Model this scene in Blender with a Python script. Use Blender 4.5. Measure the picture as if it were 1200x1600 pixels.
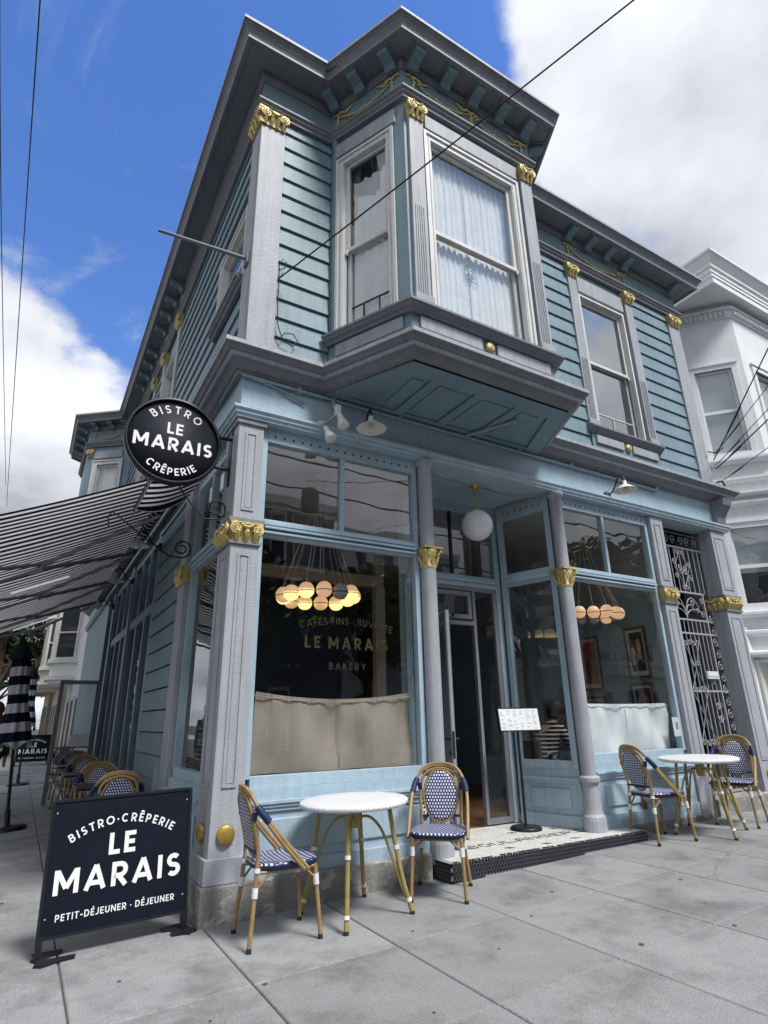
import bpy, bmesh, math, random
from mathutils import Vector, Matrix
random.seed(7)
PI = math.pi
rad = math.radians
S = bpy.context.scene
COL = S.collection
for o in list(bpy.data.objects):
    bpy.data.objects.remove(o)

# ------------------------------------------------------------------ camera
cam = bpy.data.cameras.new('camera')
cam.sensor_fit = 'AUTO'; cam.sensor_width = 36.0; cam.lens = 20.454
cam.clip_start = 0.05; cam.clip_end = 2000
co = bpy.data.objects.new('camera', cam); COL.objects.link(co)
co.location = (-1.28998, -4.69605, 1.32318)
co.rotation_euler = (rad(109.56198), rad(0.98183), rad(-30.43852))
S.camera = co
S.render.resolution_x = 768; S.render.resolution_y = 1024

# ------------------------------------------------------------------ sky and sun
SUN_EL, SUN_AZ = rad(57), rad(163)          # azimuth from +y towards +x (right, behind the camera)
w = bpy.data.worlds.new('World'); S.world = w; w.use_nodes = True
wn, wl = w.node_tree.nodes, w.node_tree.links
wn.clear()
def N(nodes, t, **k):
    n = nodes.new(t)
    for a, b in k.items(): setattr(n, a, b)
    return n
out = N(wn, 'ShaderNodeOutputWorld')
sky = N(wn, 'ShaderNodeTexSky', sky_type='NISHITA', sun_disc=False)
sky.sun_elevation = SUN_EL; sky.sun_rotation = SUN_AZ; sky.air_density = 1.15; sky.dust_density = 0.3; sky.ozone_density = 2.4
hs = N(wn, 'ShaderNodeHueSaturation'); hs.inputs['Saturation'].default_value = 1.25; hs.inputs['Hue'].default_value = 0.514; hs.inputs['Value'].default_value = 1.0
mnv = N(wn, 'ShaderNodeVectorMath', operation='MINIMUM'); mnv.inputs[1].default_value = (4.2, 4.4, 4.8)   # thin cloud veils the aureole
wl.new(sky.outputs[0], mnv.inputs[0]); wl.new(mnv.outputs[0], hs.inputs['Color'])
bg1 = N(wn, 'ShaderNodeBackground'); bg1.inputs[1].default_value = 0.115
wl.new(hs.outputs[0], bg1.inputs[0])
tc = N(wn, 'ShaderNodeTexCoord')
sep = N(wn, 'ShaderNodeSeparateXYZ'); wl.new(tc.outputs['Generated'], sep.inputs[0])
def M(op, a, b=None, c=None, nodes=wn, links=wl):
    n = nodes.new('ShaderNodeMath'); n.operation = op
    for i, v in enumerate((a, b, c)):
        if v is None: continue
        if isinstance(v, (int, float)): n.inputs[i].default_value = v
        else: links.new(v, n.inputs[i])
    return n.outputs[0]
den = M('ADD', M('MAXIMUM', sep.outputs[2], 0.0), 0.32)
cmb = N(wn, 'ShaderNodeCombineXYZ')
wl.new(M('DIVIDE', sep.outputs[0], den), cmb.inputs[0]); wl.new(M('DIVIDE', sep.outputs[1], den), cmb.inputs[1])
n1 = N(wn, 'ShaderNodeTexNoise'); n1.inputs['Scale'].default_value = 1.35; n1.inputs['Detail'].default_value = 12; n1.inputs['Roughness'].default_value = 0.60
mp = N(wn, 'ShaderNodeMapping'); mp.inputs['Location'].default_value = (3.1, 1.7, 0.4)
wl.new(cmb.outputs[0], mp.inputs[0]); wl.new(mp.outputs[0], n1.inputs['Vector'])
# an opening of blue in an otherwise broken cloud deck
gap = N(wn, 'ShaderNodeVectorMath', operation='DOT_PRODUCT'); wl.new(tc.outputs['Generated'], gap.inputs[0])
gap.inputs[1].default_value = Vector((0.15, 0.61, 0.78)).normalized()
gp = N(wn, 'ShaderNodeMapRange'); gp.interpolation_type = 'SMOOTHSTEP'
gp.inputs[1].default_value = 0.893; gp.inputs[2].default_value = 0.980; gp.inputs[3].default_value = 0.0; gp.inputs[4].default_value = 0.30
wl.new(gap.outputs['Value'], gp.inputs[0])
dens = M('SUBTRACT', n1.outputs[0], gp.outputs[0])
cr = N(wn, 'ShaderNodeMapRange'); cr.interpolation_type = 'SMOOTHSTEP'
cr.inputs[1].default_value = 0.325; cr.inputs[2].default_value = 0.42
wl.new(dens, cr.inputs[0])
n3 = N(wn, 'ShaderNodeTexNoise'); n3.inputs['Scale'].default_value = 3.2; n3.inputs['Detail'].default_value = 12; n3.inputs['Roughness'].default_value = 0.66; n3.inputs['Distortion'].default_value = 0.6
wl.new(mp.outputs[0], n3.inputs['Vector'])
wr_ = N(wn, 'ShaderNodeMapRange'); wr_.interpolation_type = 'SMOOTHSTEP'; wr_.inputs[1].default_value = 0.54; wr_.inputs[2].default_value = 0.76; wr_.inputs[4].default_value = 0.5
wl.new(n3.outputs[0], wr_.inputs[0])
cover = M('MAXIMUM', cr.outputs[0], wr_.outputs[0])      # thin wisps in the blue
n2 = N(wn, 'ShaderNodeTexNoise'); n2.inputs['Scale'].default_value = 2.3; n2.inputs['Detail'].default_value = 7
wl.new(mp.outputs[0], n2.inputs['Vector'])
cc = N(wn, 'ShaderNodeValToRGB')
cc.color_ramp.elements[0].position = 0.34; cc.color_ramp.elements[0].color = (0.34, 0.37, 0.43, 1)
cc.color_ramp.elements[1].position = 0.62; cc.color_ramp.elements[1].color = (0.86, 0.88, 0.92, 1)
wl.new(n2.outputs[0], cc.inputs[0])
bg2 = N(wn, 'ShaderNodeBackground'); bg2.inputs[1].default_value = 0.60
wl.new(cc.outputs[0], bg2.inputs[0])
mx = N(wn, 'ShaderNodeMixShader'); wl.new(cover, mx.inputs[0]); wl.new(bg1.outputs[0], mx.inputs[1]); wl.new(bg2.outputs[0], mx.inputs[2])
wl.new(mx.outputs[0], out.inputs[0])
sd = bpy.data.lights.new('sun', 'SUN'); sd.energy = 2.3; sd.angle = rad(15); sd.color = (1.0, 0.975, 0.945)
so = bpy.data.objects.new('sun', sd); COL.objects.link(so)
sv = Vector((math.cos(SUN_EL)*math.sin(SUN_AZ), math.cos(SUN_EL)*math.cos(SUN_AZ), math.sin(SUN_EL)))
so.rotation_euler = sv.to_track_quat('Z', 'Y').to_euler(); so.location = (4, -12, 14)
S.view_settings.view_transform = 'Standard'; S.view_settings.look = 'None'
S.view_settings.exposure = 1.0; S.view_settings.gamma = 1.0; S.view_settings.use_curve_mapping = False
S.render.engine = 'CYCLES'
S.cycles.max_bounces = 6; S.cycles.transparent_max_bounces = 16; S.cycles.transmission_bounces = 6
S.cycles.caustics_reflective = False; S.cycles.caustics_refractive = False

# ------------------------------------------------------------------ materials
MATS = {}
def newmat(name):
    m = bpy.data.materials.new(name); m.use_nodes = True
    nt = m.node_tree; nt.nodes.clear()
    o = nt.nodes.new('ShaderNodeOutputMaterial'); MATS[name] = m
    return m, nt.nodes, nt.links, o
def paint(name, col, rough=0.55, var=0.16, scale=3.0, bump=0.15, bscale=60, metal=0.0, wear=None, wear_amt=0.0, spec=0.4, rnd=0.0, streak=0.0, speck=0.0, speck_scale=130, stain=0.0):
    """painted / mineral surface: base colour with mottled variation, optional worn patches, fine relief"""
    m, n, l, o = newmat(name)
    b = n.new('ShaderNodeBsdfPrincipled'); b.inputs['Roughness'].default_value = rough; b.inputs['Metallic'].default_value = metal
    b.inputs['Specular IOR Level'].default_value = spec
    t = n.new('ShaderNodeTexCoord')
    a = n.new('ShaderNodeTexNoise'); a.inputs['Scale'].default_value = scale; a.inputs['Detail'].default_value = 8; a.inputs['Roughness'].default_value = 0.65
    l.new(t.outputs['Object'], a.inputs['Vector'])
    r = n.new('ShaderNodeMapRange'); r.inputs[1].default_value = 0.25; r.inputs[2].default_value = 0.75
    r.inputs[3].default_value = 1 - var; r.inputs[4].default_value = 1 + var
    l.new(a.outputs[0], r.inputs[0])
    fac = r.outputs[0]
    if rnd:
        oi = n.new('ShaderNodeObjectInfo')
        rr = n.new('ShaderNodeMapRange'); rr.inputs[3].default_value = 1 - rnd; rr.inputs[4].default_value = 1 + rnd
        l.new(oi.outputs['Random'], rr.inputs[0]); fac = M('MULTIPLY', fac, rr.outputs[0], nodes=n, links=l)
    if streak:
        mp_ = n.new('ShaderNodeMapping'); mp_.inputs['Scale'].default_value = (9, 9, 0.6)
        sn = n.new('ShaderNodeTexNoise'); sn.inputs['Scale'].default_value = 2.0; sn.inputs['Detail'].default_value = 5
        l.new(t.outputs['Object'], mp_.inputs[0]); l.new(mp_.outputs[0], sn.inputs['Vector'])
        sr = n.new('ShaderNodeMapRange'); sr.inputs[1].default_value = 0.35; sr.inputs[2].default_value = 0.6; sr.inputs[3].default_value = 1 - streak; sr.inputs[4].default_value = 1.0
        l.new(sn.outputs[0], sr.inputs[0]); fac = M('MULTIPLY', fac, sr.outputs[0], nodes=n, links=l)
    if speck:
        pn_ = n.new('ShaderNodeTexNoise'); pn_.inputs['Scale'].default_value = speck_scale; pn_.inputs['Detail'].default_value = 3; l.new(t.outputs['Object'], pn_.inputs['Vector'])
        pr_ = n.new('ShaderNodeMapRange'); pr_.inputs[1].default_value = 0.33; pr_.inputs[2].default_value = 0.67; pr_.inputs[3].default_value = 1-speck; pr_.inputs[4].default_value = 1+speck
        l.new(pn_.outputs[0], pr_.inputs[0]); fac = M('MULTIPLY', fac, pr_.outputs[0], nodes=n, links=l)
    if stain:
        ge_ = n.new('ShaderNodeNewGeometry'); st_ = n.new('ShaderNodeTexNoise'); st_.inputs['Scale'].default_value = 1.5; st_.inputs['Detail'].default_value = 9; st_.inputs['Roughness'].default_value = 0.7; l.new(ge_.outputs['Position'], st_.inputs['Vector'])
        sr_ = n.new('ShaderNodeMapRange'); sr_.inputs[1].default_value = 0.36; sr_.inputs[2].default_value = 0.52; sr_.inputs[3].default_value = 1-stain; sr_.inputs[4].default_value = 1.0
        l.new(st_.outputs[0], sr_.inputs[0]); fac = M('MULTIPLY', fac, sr_.outputs[0], nodes=n, links=l)
    mixc = n.new('ShaderNodeVectorMath'); mixc.operation = 'SCALE'; mixc.inputs[0].default_value = col[:3]
    l.new(fac, mixc.inputs['Scale'])
    csock = mixc.outputs[0]
    if wear:
        wv = n.new('ShaderNodeTexNoise'); wv.inputs['Scale'].default_value = 7; wv.inputs['Detail'].default_value = 10; wv.inputs['Roughness'].default_value = 0.72
        l.new(t.outputs['Object'], wv.inputs['Vector'])
        wr = n.new('ShaderNodeMapRange'); wr.inputs[1].default_value = 0.66 - wear_amt; wr.inputs[2].default_value = 0.68 - wear_amt
        l.new(wv.outputs[0], wr.inputs[0])
        mc = n.new('ShaderNodeMix'); mc.data_type = 'RGBA'; mc.inputs[7].default_value = (*wear, 1)
        l.new(wr.outputs[0], mc.inputs[0]); l.new(csock, mc.inputs[6]); csock = mc.outputs[2]
    l.new(csock, b.inputs['Base Color'])
    if bump:
        bn = n.new('ShaderNodeTexNoise'); bn.inputs['Scale'].default_value = bscale; bn.inputs['Detail'].default_value = 5
        l.new(t.outputs['Object'], bn.inputs['Vector'])
        bp = n.new('ShaderNodeBump'); bp.inputs['Strength'].default_value = bump; bp.inputs['Distance'].default_value = 0.01
        l.new(bn.outputs[0], bp.inputs['Height']); l.new(bp.outputs[0], b.inputs['Normal'])
    l.new(b.outputs[0], o.inputs[0])
    return m
paint('siding', (0.172, 0.258, 0.306), 0.55, 0.15, 2.6, 0.35, 45, streak=0.14, rnd=0.08, speck=0.07, speck_scale=60, wear=(0.12,0.17,0.20), wear_amt=-0.08)
paint('teal', (0.180, 0.265, 0.310), 0.5, 0.12, 2.5, 0.2, 40, streak=0.06)
paint('shopblue', (0.360, 0.475, 0.555), 0.45, 0.12, 3.0, 0.3, 45, speck=0.05, speck_scale=60, wear=(0.27, 0.35, 0.40), wear_amt=-0.04, streak=0.10)
paint('lavender', (0.365, 0.380, 0.415), 0.55, 0.12, 3.0, 0.35, 55, speck=0.06, speck_scale=70, wear=(0.22, 0.23, 0.25), wear_amt=-0.05, streak=0.16)
paint('greytrim', (0.198, 0.210, 0.232), 0.55, 0.15, 3.0, 0.3, 40, streak=0.15, speck=0.06, speck_scale=70)
paint('white', (0.66, 0.66, 0.645), 0.5, 0.10, 5.0, 0.2, 50, wear=(0.40, 0.38, 0.35), wear_amt=-0.03, streak=0.12)
paint('nbwhite', (0.76, 0.775, 0.79), 0.6, 0.08, 2.0, 0.2, 40, streak=0.06)
paint('gold', (0.54, 0.425, 0.175), 0.42, 0.32, 24.0, 0.6, 70, metal=0.25, wear=(0.22,0.16,0.065), wear_amt=0.03)
paint('brass', (0.42, 0.29, 0.07), 0.35, 0.3, 10.0, 0.2, 80, metal=0.6)
paint('oldgold', (0.62, 0.50, 0.22), 0.45, 0.35, 25.0, 0.4, 90, metal=0.25)
paint('windowgilt', (0.085, 0.062, 0.03), 0.5, 0.6, 9.0, 0.2, 90, metal=0.3)
paint('stone', (0.235, 0.23, 0.22), 0.9, 0.28, 5.0, 0.9, 26, wear=(0.40, 0.39, 0.365), wear_amt=0.11, speck=0.18, speck_scale=90)
paint('concrete', (0.300, 0.304, 0.309), 0.9, 0.13, 4.0, 0.9, 210, rnd=0.12, speck=0.20, speck_scale=95, stain=0.38)
paint('joint', (0.075, 0.072, 0.068), 0.95, 0.2, 8, 0.2, 60)
paint('asphalt', (0.05, 0.05, 0.052), 0.9, 0.2, 6, 0.5, 150)
paint('kerb', (0.30, 0.30, 0.295), 0.9, 0.2, 5, 0.4, 60)
paint('black', (0.012, 0.013, 0.017), 0.42, 0.3, 6, 0.08, 60, spec=0.35)
paint('boardblack', (0.006, 0.009, 0.018), 0.6, 0.35, 4, 0.10, 30, wear=(0.03, 0.034, 0.042), wear_amt=-0.11, spec=0.15)
paint('signblack', (0.016, 0.018, 0.026), 0.62, 0.2, 4, 0.05, 40, spec=0.2)
paint('iron', (0.012, 0.013, 0.016), 0.5, 0.3, 10, 0.2, 60)
paint('armgrey', (0.25, 0.26, 0.28), 0.4, 0.1, 6, 0.05, 40, metal=0.4)
paint('gateiron', (0.33, 0.335, 0.35), 0.45, 0.15, 10, 0.1, 60)
paint('letter', (0.82, 0.82, 0.82), 0.55, 0.05, 10, 0.0, 40)
paint('bamboo', (0.300, 0.200, 0.090), 0.38, 0.28, 16, 0.15, 60)
paint('bamboogreen', (0.300, 0.240, 0.085), 0.36, 0.25, 14, 0.12, 60)
paint('bluebind', (0.009, 0.016, 0.075), 0.45, 0.2, 30, 0.4, 160)
paint('whitebind', (0.72, 0.72, 0.72), 0.5, 0.1, 40, 0.4, 170)
paint('gum', (0.07, 0.07, 0.068), 0.8, 0.3, 30, 0.2, 60)
paint('rubber', (0.02, 0.02, 0.02), 0.7, 0.1, 10, 0.0, 40)
paint('curtain_linen', (0.39, 0.335, 0.275), 0.9, 0.12, 4, 0.35, 260)
paint('curtain_white', (0.82, 0.84, 0.85), 0.9, 0.08, 4, 0.3, 240)
paint('lace', (0.86, 0.87, 0.87), 0.9, 0.10, 6, 0.3, 200)
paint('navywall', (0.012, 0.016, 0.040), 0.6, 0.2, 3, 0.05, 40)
paint('tealwall', (0.20, 0.30, 0.345), 0.6, 0.1, 3, 0.08, 40)
paint('beige', (0.40, 0.33, 0.25), 0.6, 0.1, 3, 0.08, 40)
paint('ceilgrey', (0.30, 0.30, 0.30), 0.8, 0.1, 3, 0.05, 40)
paint('woodfloor', (0.19, 0.10, 0.05), 0.5, 0.25, 5, 0.1, 40)
paint('darkroom', (0.05, 0.055, 0.065), 0.8, 0.1, 3, 0.0, 40)
paint('doorgrey', (0.20, 0.205, 0.225), 0.42, 0.08, 3, 0.05, 40)
paint('lampwhite', (0.70, 0.69, 0.64), 0.4, 0.1, 8, 0.05, 40)
paint('conduit', (0.27, 0.35, 0.40), 0.5, 0.15, 6, 0.1, 40)
paint('hextile', (0.018, 0.019, 0.026), 0.28, 0.4, 20, 0.1, 60, wear=(0.16, 0.16, 0.16), wear_amt=-0.13)
paint('grout', (0.30, 0.30, 0.31), 0.9, 0.2, 20, 0.2, 60)
paint('moswhite', (0.62, 0.61, 0.58), 0.45, 0.16, 7, 0.1, 60, wear=(0.38, 0.36, 0.33), wear_amt=-0.04)
paint('mosblack', (0.02, 0.02, 0.024), 0.4, 0.2, 10, 0.0, 40)
paint('bark', (0.09, 0.065, 0.045), 0.9, 0.3, 5, 0.8, 30)
paint('leaf', (0.050, 0.085, 0.028), 0.6, 0.45, 1.4, 0.0, 40, rnd=0.1)
paint('cream', (0.55, 0.50, 0.39), 0.7, 0.08, 2, 0.1, 40)
paint('creamtrim', (0.66, 0.64, 0.58), 0.7, 0.08, 2, 0.1, 40)
paint('tan', (0.40, 0.33, 0.24), 0.7, 0.08, 2, 0.1, 40)
paint('roofgrey', (0.14, 0.14, 0.145), 0.9, 0.2, 3, 0.3, 40)
paint('paper', (0.80, 0.80, 0.80), 0.7, 0.03, 10, 0.0, 40)
paint('ink', (0.10, 0.10, 0.11), 0.7, 0.03, 10, 0.0, 40)
paint('peel', (0.17, 0.075, 0.03), 0.9, 0.35, 30, 0.6, 60)
paint('skin', (0.40, 0.24, 0.17), 0.5, 0.08, 10, 0.05, 80)
paint('hair', (0.035, 0.022, 0.016), 0.5, 0.3, 40, 0.4, 120)
paint('hairbrown', (0.16, 0.075, 0.035), 0.5, 0.3, 40, 0.4, 120)
paint('cloth_dark', (0.015, 0.016, 0.02), 0.9, 0.2, 10, 0.2, 120)
paint('carpaint', (0.16, 0.17, 0.19), 0.25, 0.04, 3, 0.0, 40, metal=0.4)
paint('wire', (0.010, 0.010, 0.012), 0.6, 0.1, 10, 0.0, 40)
paint('numberblue', (0.015, 0.028, 0.13), 0.35, 0.1, 10, 0.0, 40)
paint('slate', (0.05, 0.05, 0.052), 0.6, 0.4, 6, 0.2, 40, wear=(0.13, 0.12, 0.11), wear_amt=-0.08)
paint('picframe', (0.085, 0.045, 0.025), 0.4, 0.2, 10, 0.1, 60)
paint('picframe_pale', (0.55, 0.52, 0.46), 0.5, 0.1, 10, 0.1, 60)
paint('poster_red', (0.30, 0.025, 0.018), 0.6, 0.5, 6, 0.0, 60)
paint('poster_navy', (0.022, 0.028, 0.045), 0.6, 0.5, 6, 0.0, 60)
paint('poster_skin', (0.45, 0.33, 0.20), 0.6, 0.3, 9, 0.0, 60)
paint('poster_orange', (0.36, 0.13, 0.03), 0.6, 0.4, 7, 0.0, 60)
paint('shadeblind', (0.46, 0.52, 0.535), 0.7, 0.06, 3, 0.0, 60)

def stripes(name, axis, pitch, duty, c1, c2, rough=0.85, trans=0.0, wob=0.0):
    """two-colour woven or printed stripe along one object axis"""
    m, n, l, o = newmat(name)
    t = n.new('ShaderNodeTexCoord'); sp = n.new('ShaderNodeSeparateXYZ'); l.new(t.outputs['Object'], sp.inputs[0])
    f = M('FRACT', M('DIVIDE', M('ADD', sp.outputs[axis], 100.0, nodes=n, links=l), pitch, nodes=n, links=l), nodes=n, links=l)
    g = M('LESS_THAN', f, duty, nodes=n, links=l)
    mc = n.new('ShaderNodeMix'); mc.data_type = 'RGBA'; mc.inputs[6].default_value = (*c2, 1); mc.inputs[7].default_value = (*c1, 1)
    l.new(g, mc.inputs[0])
    no = n.new('ShaderNodeTexNoise'); no.inputs['Scale'].default_value = 5; no.inputs['Detail'].default_value = 6; l.new(t.outputs['Object'], no.inputs['Vector'])
    mr = n.new('ShaderNodeMapRange'); mr.inputs[3].default_value = 0.75; mr.inputs[4].default_value = 1.2; l.new(no.outputs[0], mr.inputs[0])
    vm = n.new('ShaderNodeVectorMath'); vm.operation = 'SCALE'; l.new(mc.outputs[2], vm.inputs[0]); l.new(mr.outputs[0], vm.inputs['Scale'])
    b = n.new('ShaderNodeBsdfPrincipled'); b.inputs['Roughness'].default_value = rough; b.inputs['Specular IOR Level'].default_value = 0.15
    l.new(vm.outputs[0], b.inputs['Base Color'])
    sh = b.outputs[0]
    if trans:
        tr = n.new('ShaderNodeBsdfTranslucent'); l.new(vm.outputs[0], tr.inputs[0])
        ms = n.new('ShaderNodeMixShader'); ms.inputs[0].default_value = trans
        l.new(b.outputs[0], ms.inputs[1]); l.new(tr.outputs[0], ms.inputs[2]); sh = ms.outputs[0]
    l.new(sh, o.inputs[0]); return m
stripes('awning_fabric', 1, 0.160, 0.54, (0.008, 0.008, 0.011), (0.66, 0.64, 0.66), trans=0.42)
stripes('parasol_fabric', 2, 0.26, 0.5, (0.008, 0.011, 0.035), (0.62, 0.62, 0.64))
stripes('striped_shirt', 2, 0.05, 0.35, (0.45, 0.42, 0.36), (0.012, 0.012, 0.016))

def weave(name, a0, a1, p, ratio=0.62):
    """blue plastic weave with white cross-over squares in staggered rows"""
    m, n, l, o = newmat(name)
    t = n.new('ShaderNodeTexCoord'); sp = n.new('ShaderNodeSeparateXYZ'); l.new(t.outputs['Object'], sp.inputs[0])
    k = dict(nodes=n, links=l)
    u = M('DIVIDE', M('ADD', sp.outputs[a0], 10.0, **k), p, **k); v = M('DIVIDE', M('ADD', sp.outputs[a1], 10.0, **k), p, **k)
    row = M('FLOOR', v, **k)
    us = M('ADD', u, M('MULTIPLY', row, 0.5, **k), **k)
    g = M('MULTIPLY', M('LESS_THAN', M('FRACT', us, **k), ratio, **k), M('LESS_THAN', M('FRACT', v, **k), ratio+0.1, **k), **k)
    mc = n.new('ShaderNodeMix'); mc.data_type = 'RGBA'; mc.inputs[6].default_value = (0.010, 0.022, 0.12, 1); mc.inputs[7].default_value = (0.70, 0.71, 0.73, 1)
    l.new(g, mc.inputs[0])
    b = n.new('ShaderNodeBsdfPrincipled'); b.inputs['Roughness'].default_value = 0.42; l.new(mc.outputs[2], b.inputs['Base Color'])
    bp = n.new('ShaderNodeBump'); bp.inputs['Strength'].default_value = 0.5; bp.inputs['Distance'].default_value = 0.003; l.new(g, bp.inputs['Height']); l.new(bp.outputs[0], b.inputs['Normal'])
    l.new(b.outputs[0], o.inputs[0]); return m
weave('weave_seat', 1, 0, 0.030, 0.45); weave('weave_back', 1, 2, 0.0235, 0.52)
def table_weave():
    m, n, l, o = newmat('weave_table'); k = dict(nodes=n, links=l)
    t = n.new('ShaderNodeTexCoord'); sp = n.new('ShaderNodeSeparateXYZ'); l.new(t.outputs['Object'], sp.inputs[0])
    ax = M('ABSOLUTE', sp.outputs[0], **k); ay = M('ABSOLUTE', sp.outputs[1], **k)
    mxx = M('MAXIMUM', ax, ay, **k); mn = M('MINIMUM', ax, ay, **k)
    a = M('SINE', M('MULTIPLY', mxx, 330.0, **k), **k); b_ = M('SINE', M('MULTIPLY', mn, 260.0, **k), **k)
    h = M('MULTIPLY', a, b_, **k)
    b = n.new('ShaderNodeBsdfPrincipled'); b.inputs['Roughness'].default_value = 0.45
    r = n.new('ShaderNodeMapRange'); r.inputs[1].default_value = -1; r.inputs[2].default_value = 1; r.inputs[3].default_value = 0.50; r.inputs[4].default_value = 0.80; l.new(h, r.inputs[0])
    cb = n.new('ShaderNodeCombineColor'); l.new(r.outputs[0], cb.inputs[0]); l.new(r.outputs[0], cb.inputs[1]); l.new(M('MULTIPLY', r.outputs[0], 1.03, **k), cb.inputs[2])
    l.new(cb.outputs[0], b.inputs['Base Color'])
    bp = n.new('ShaderNodeBump'); bp.inputs['Strength'].default_value = 0.6; bp.inputs['Distance'].default_value = 0.003; l.new(h, bp.inputs['Height']); l.new(bp.outputs[0], b.inputs['Normal'])
    l.new(b.outputs[0], o.inputs[0])
table_weave()
def glass(name, ior=1.5, tint=(0.86, 0.90, 0.90), rough=0.0, extra=0.0, wav=0.0):
    """thin pane: clear sheet with Fresnel reflection"""
    m, n, l, o = newmat(name)
    tr = n.new('ShaderNodeBsdfTransparent'); tr.inputs[0].default_value = (*tint, 1)
    g = n.new('ShaderNodeBsdfGlossy'); g.inputs['Roughness'].default_value = rough; g.inputs[0].default_value = (0.95, 0.97, 1, 1)
    ge = n.new('ShaderNodeNewGeometry'); dt = n.new('ShaderNodeVectorMath'); dt.operation = 'DOT_PRODUCT'
    l.new(ge.outputs['Incoming'], dt.inputs[0]); l.new(ge.outputs['True Normal'], dt.inputs[1])
    k = dict(nodes=n, links=l); f0 = 2*((ior-1)/(ior+1))**2+extra
    c5 = M('POWER', M('SUBTRACT', 1.0, M('ABSOLUTE', dt.outputs['Value'], **k), **k), 5.0, **k)
    fac = M('MINIMUM', M('ADD', M('MULTIPLY', c5, 1-f0, **k), f0, **k), 1.0, **k)
    if wav:
        t = n.new('ShaderNodeTexCoord'); no = n.new('ShaderNodeTexNoise'); no.inputs['Scale'].default_value = 2.2; no.inputs['Detail'].default_value = 1
        l.new(t.outputs['Object'], no.inputs['Vector'])
        bp = n.new('ShaderNodeBump'); bp.inputs['Strength'].default_value = wav; bp.inputs['Distance'].default_value = 0.02
        l.new(no.outputs[0], bp.inputs['Height']); l.new(bp.outputs[0], g.inputs['Normal'])
    ms = n.new('ShaderNodeMixShader'); l.new(fac, ms.inputs[0]); l.new(tr.outputs[0], ms.inputs[1]); l.new(g.outputs[0], ms.inputs[2])
    l.new(ms.outputs[0], o.inputs[0]); return m
glass('shopglass', 1.55, (0.90, 0.93, 0.93), 0.0, 0.045, 0.10)
glass('oldglass', 1.55, (0.90, 0.92, 0.92), 0.01, 0.05, 0.25)
glass('blueglass', 1.6, (0.55, 0.58, 0.60), 0.0, 0.34, 0.2)
glass('doorglass', 1.5, (0.75, 0.79, 0.80), 0.0, 0.03, 0.08)
def emit(name, col, strength, base=(0.8, 0.8, 0.8)):
    m, n, l, o = newmat(name)
    b = n.new('ShaderNodeBsdfPrincipled'); b.inputs['Base Color'].default_value = (*base, 1); b.inputs['Roughness'].default_value = 0.12
    b.inputs['Emission Color'].default_value = (*col, 1); b.inputs['Emission Strength'].default_value = strength
    l.new(b.outputs[0], o.inputs[0])
emit('globe_lit', (1.0, 0.55, 0.26), 0.32, (0.70, 0.60, 0.50))
emit('globe_bright', (1.0, 0.66, 0.24), 0.95, (0.62, 0.52, 0.42))
emit('globe_off', (1, 1, 1), 0.0, (0.42, 0.41, 0.39))
emit('opal', (1, 1, 1), 0.0, (0.74, 0.75, 0.77))
emit('glow_white', (0.9, 0.95, 1.0), 0.22)
emit('bulb', (1, 1, 1), 0.0, (0.65, 0.64, 0.6))
emit('warm_lamp', (1.0, 0.45, 0.15), 1.2, (0.6, 0.4, 0.2))

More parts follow.
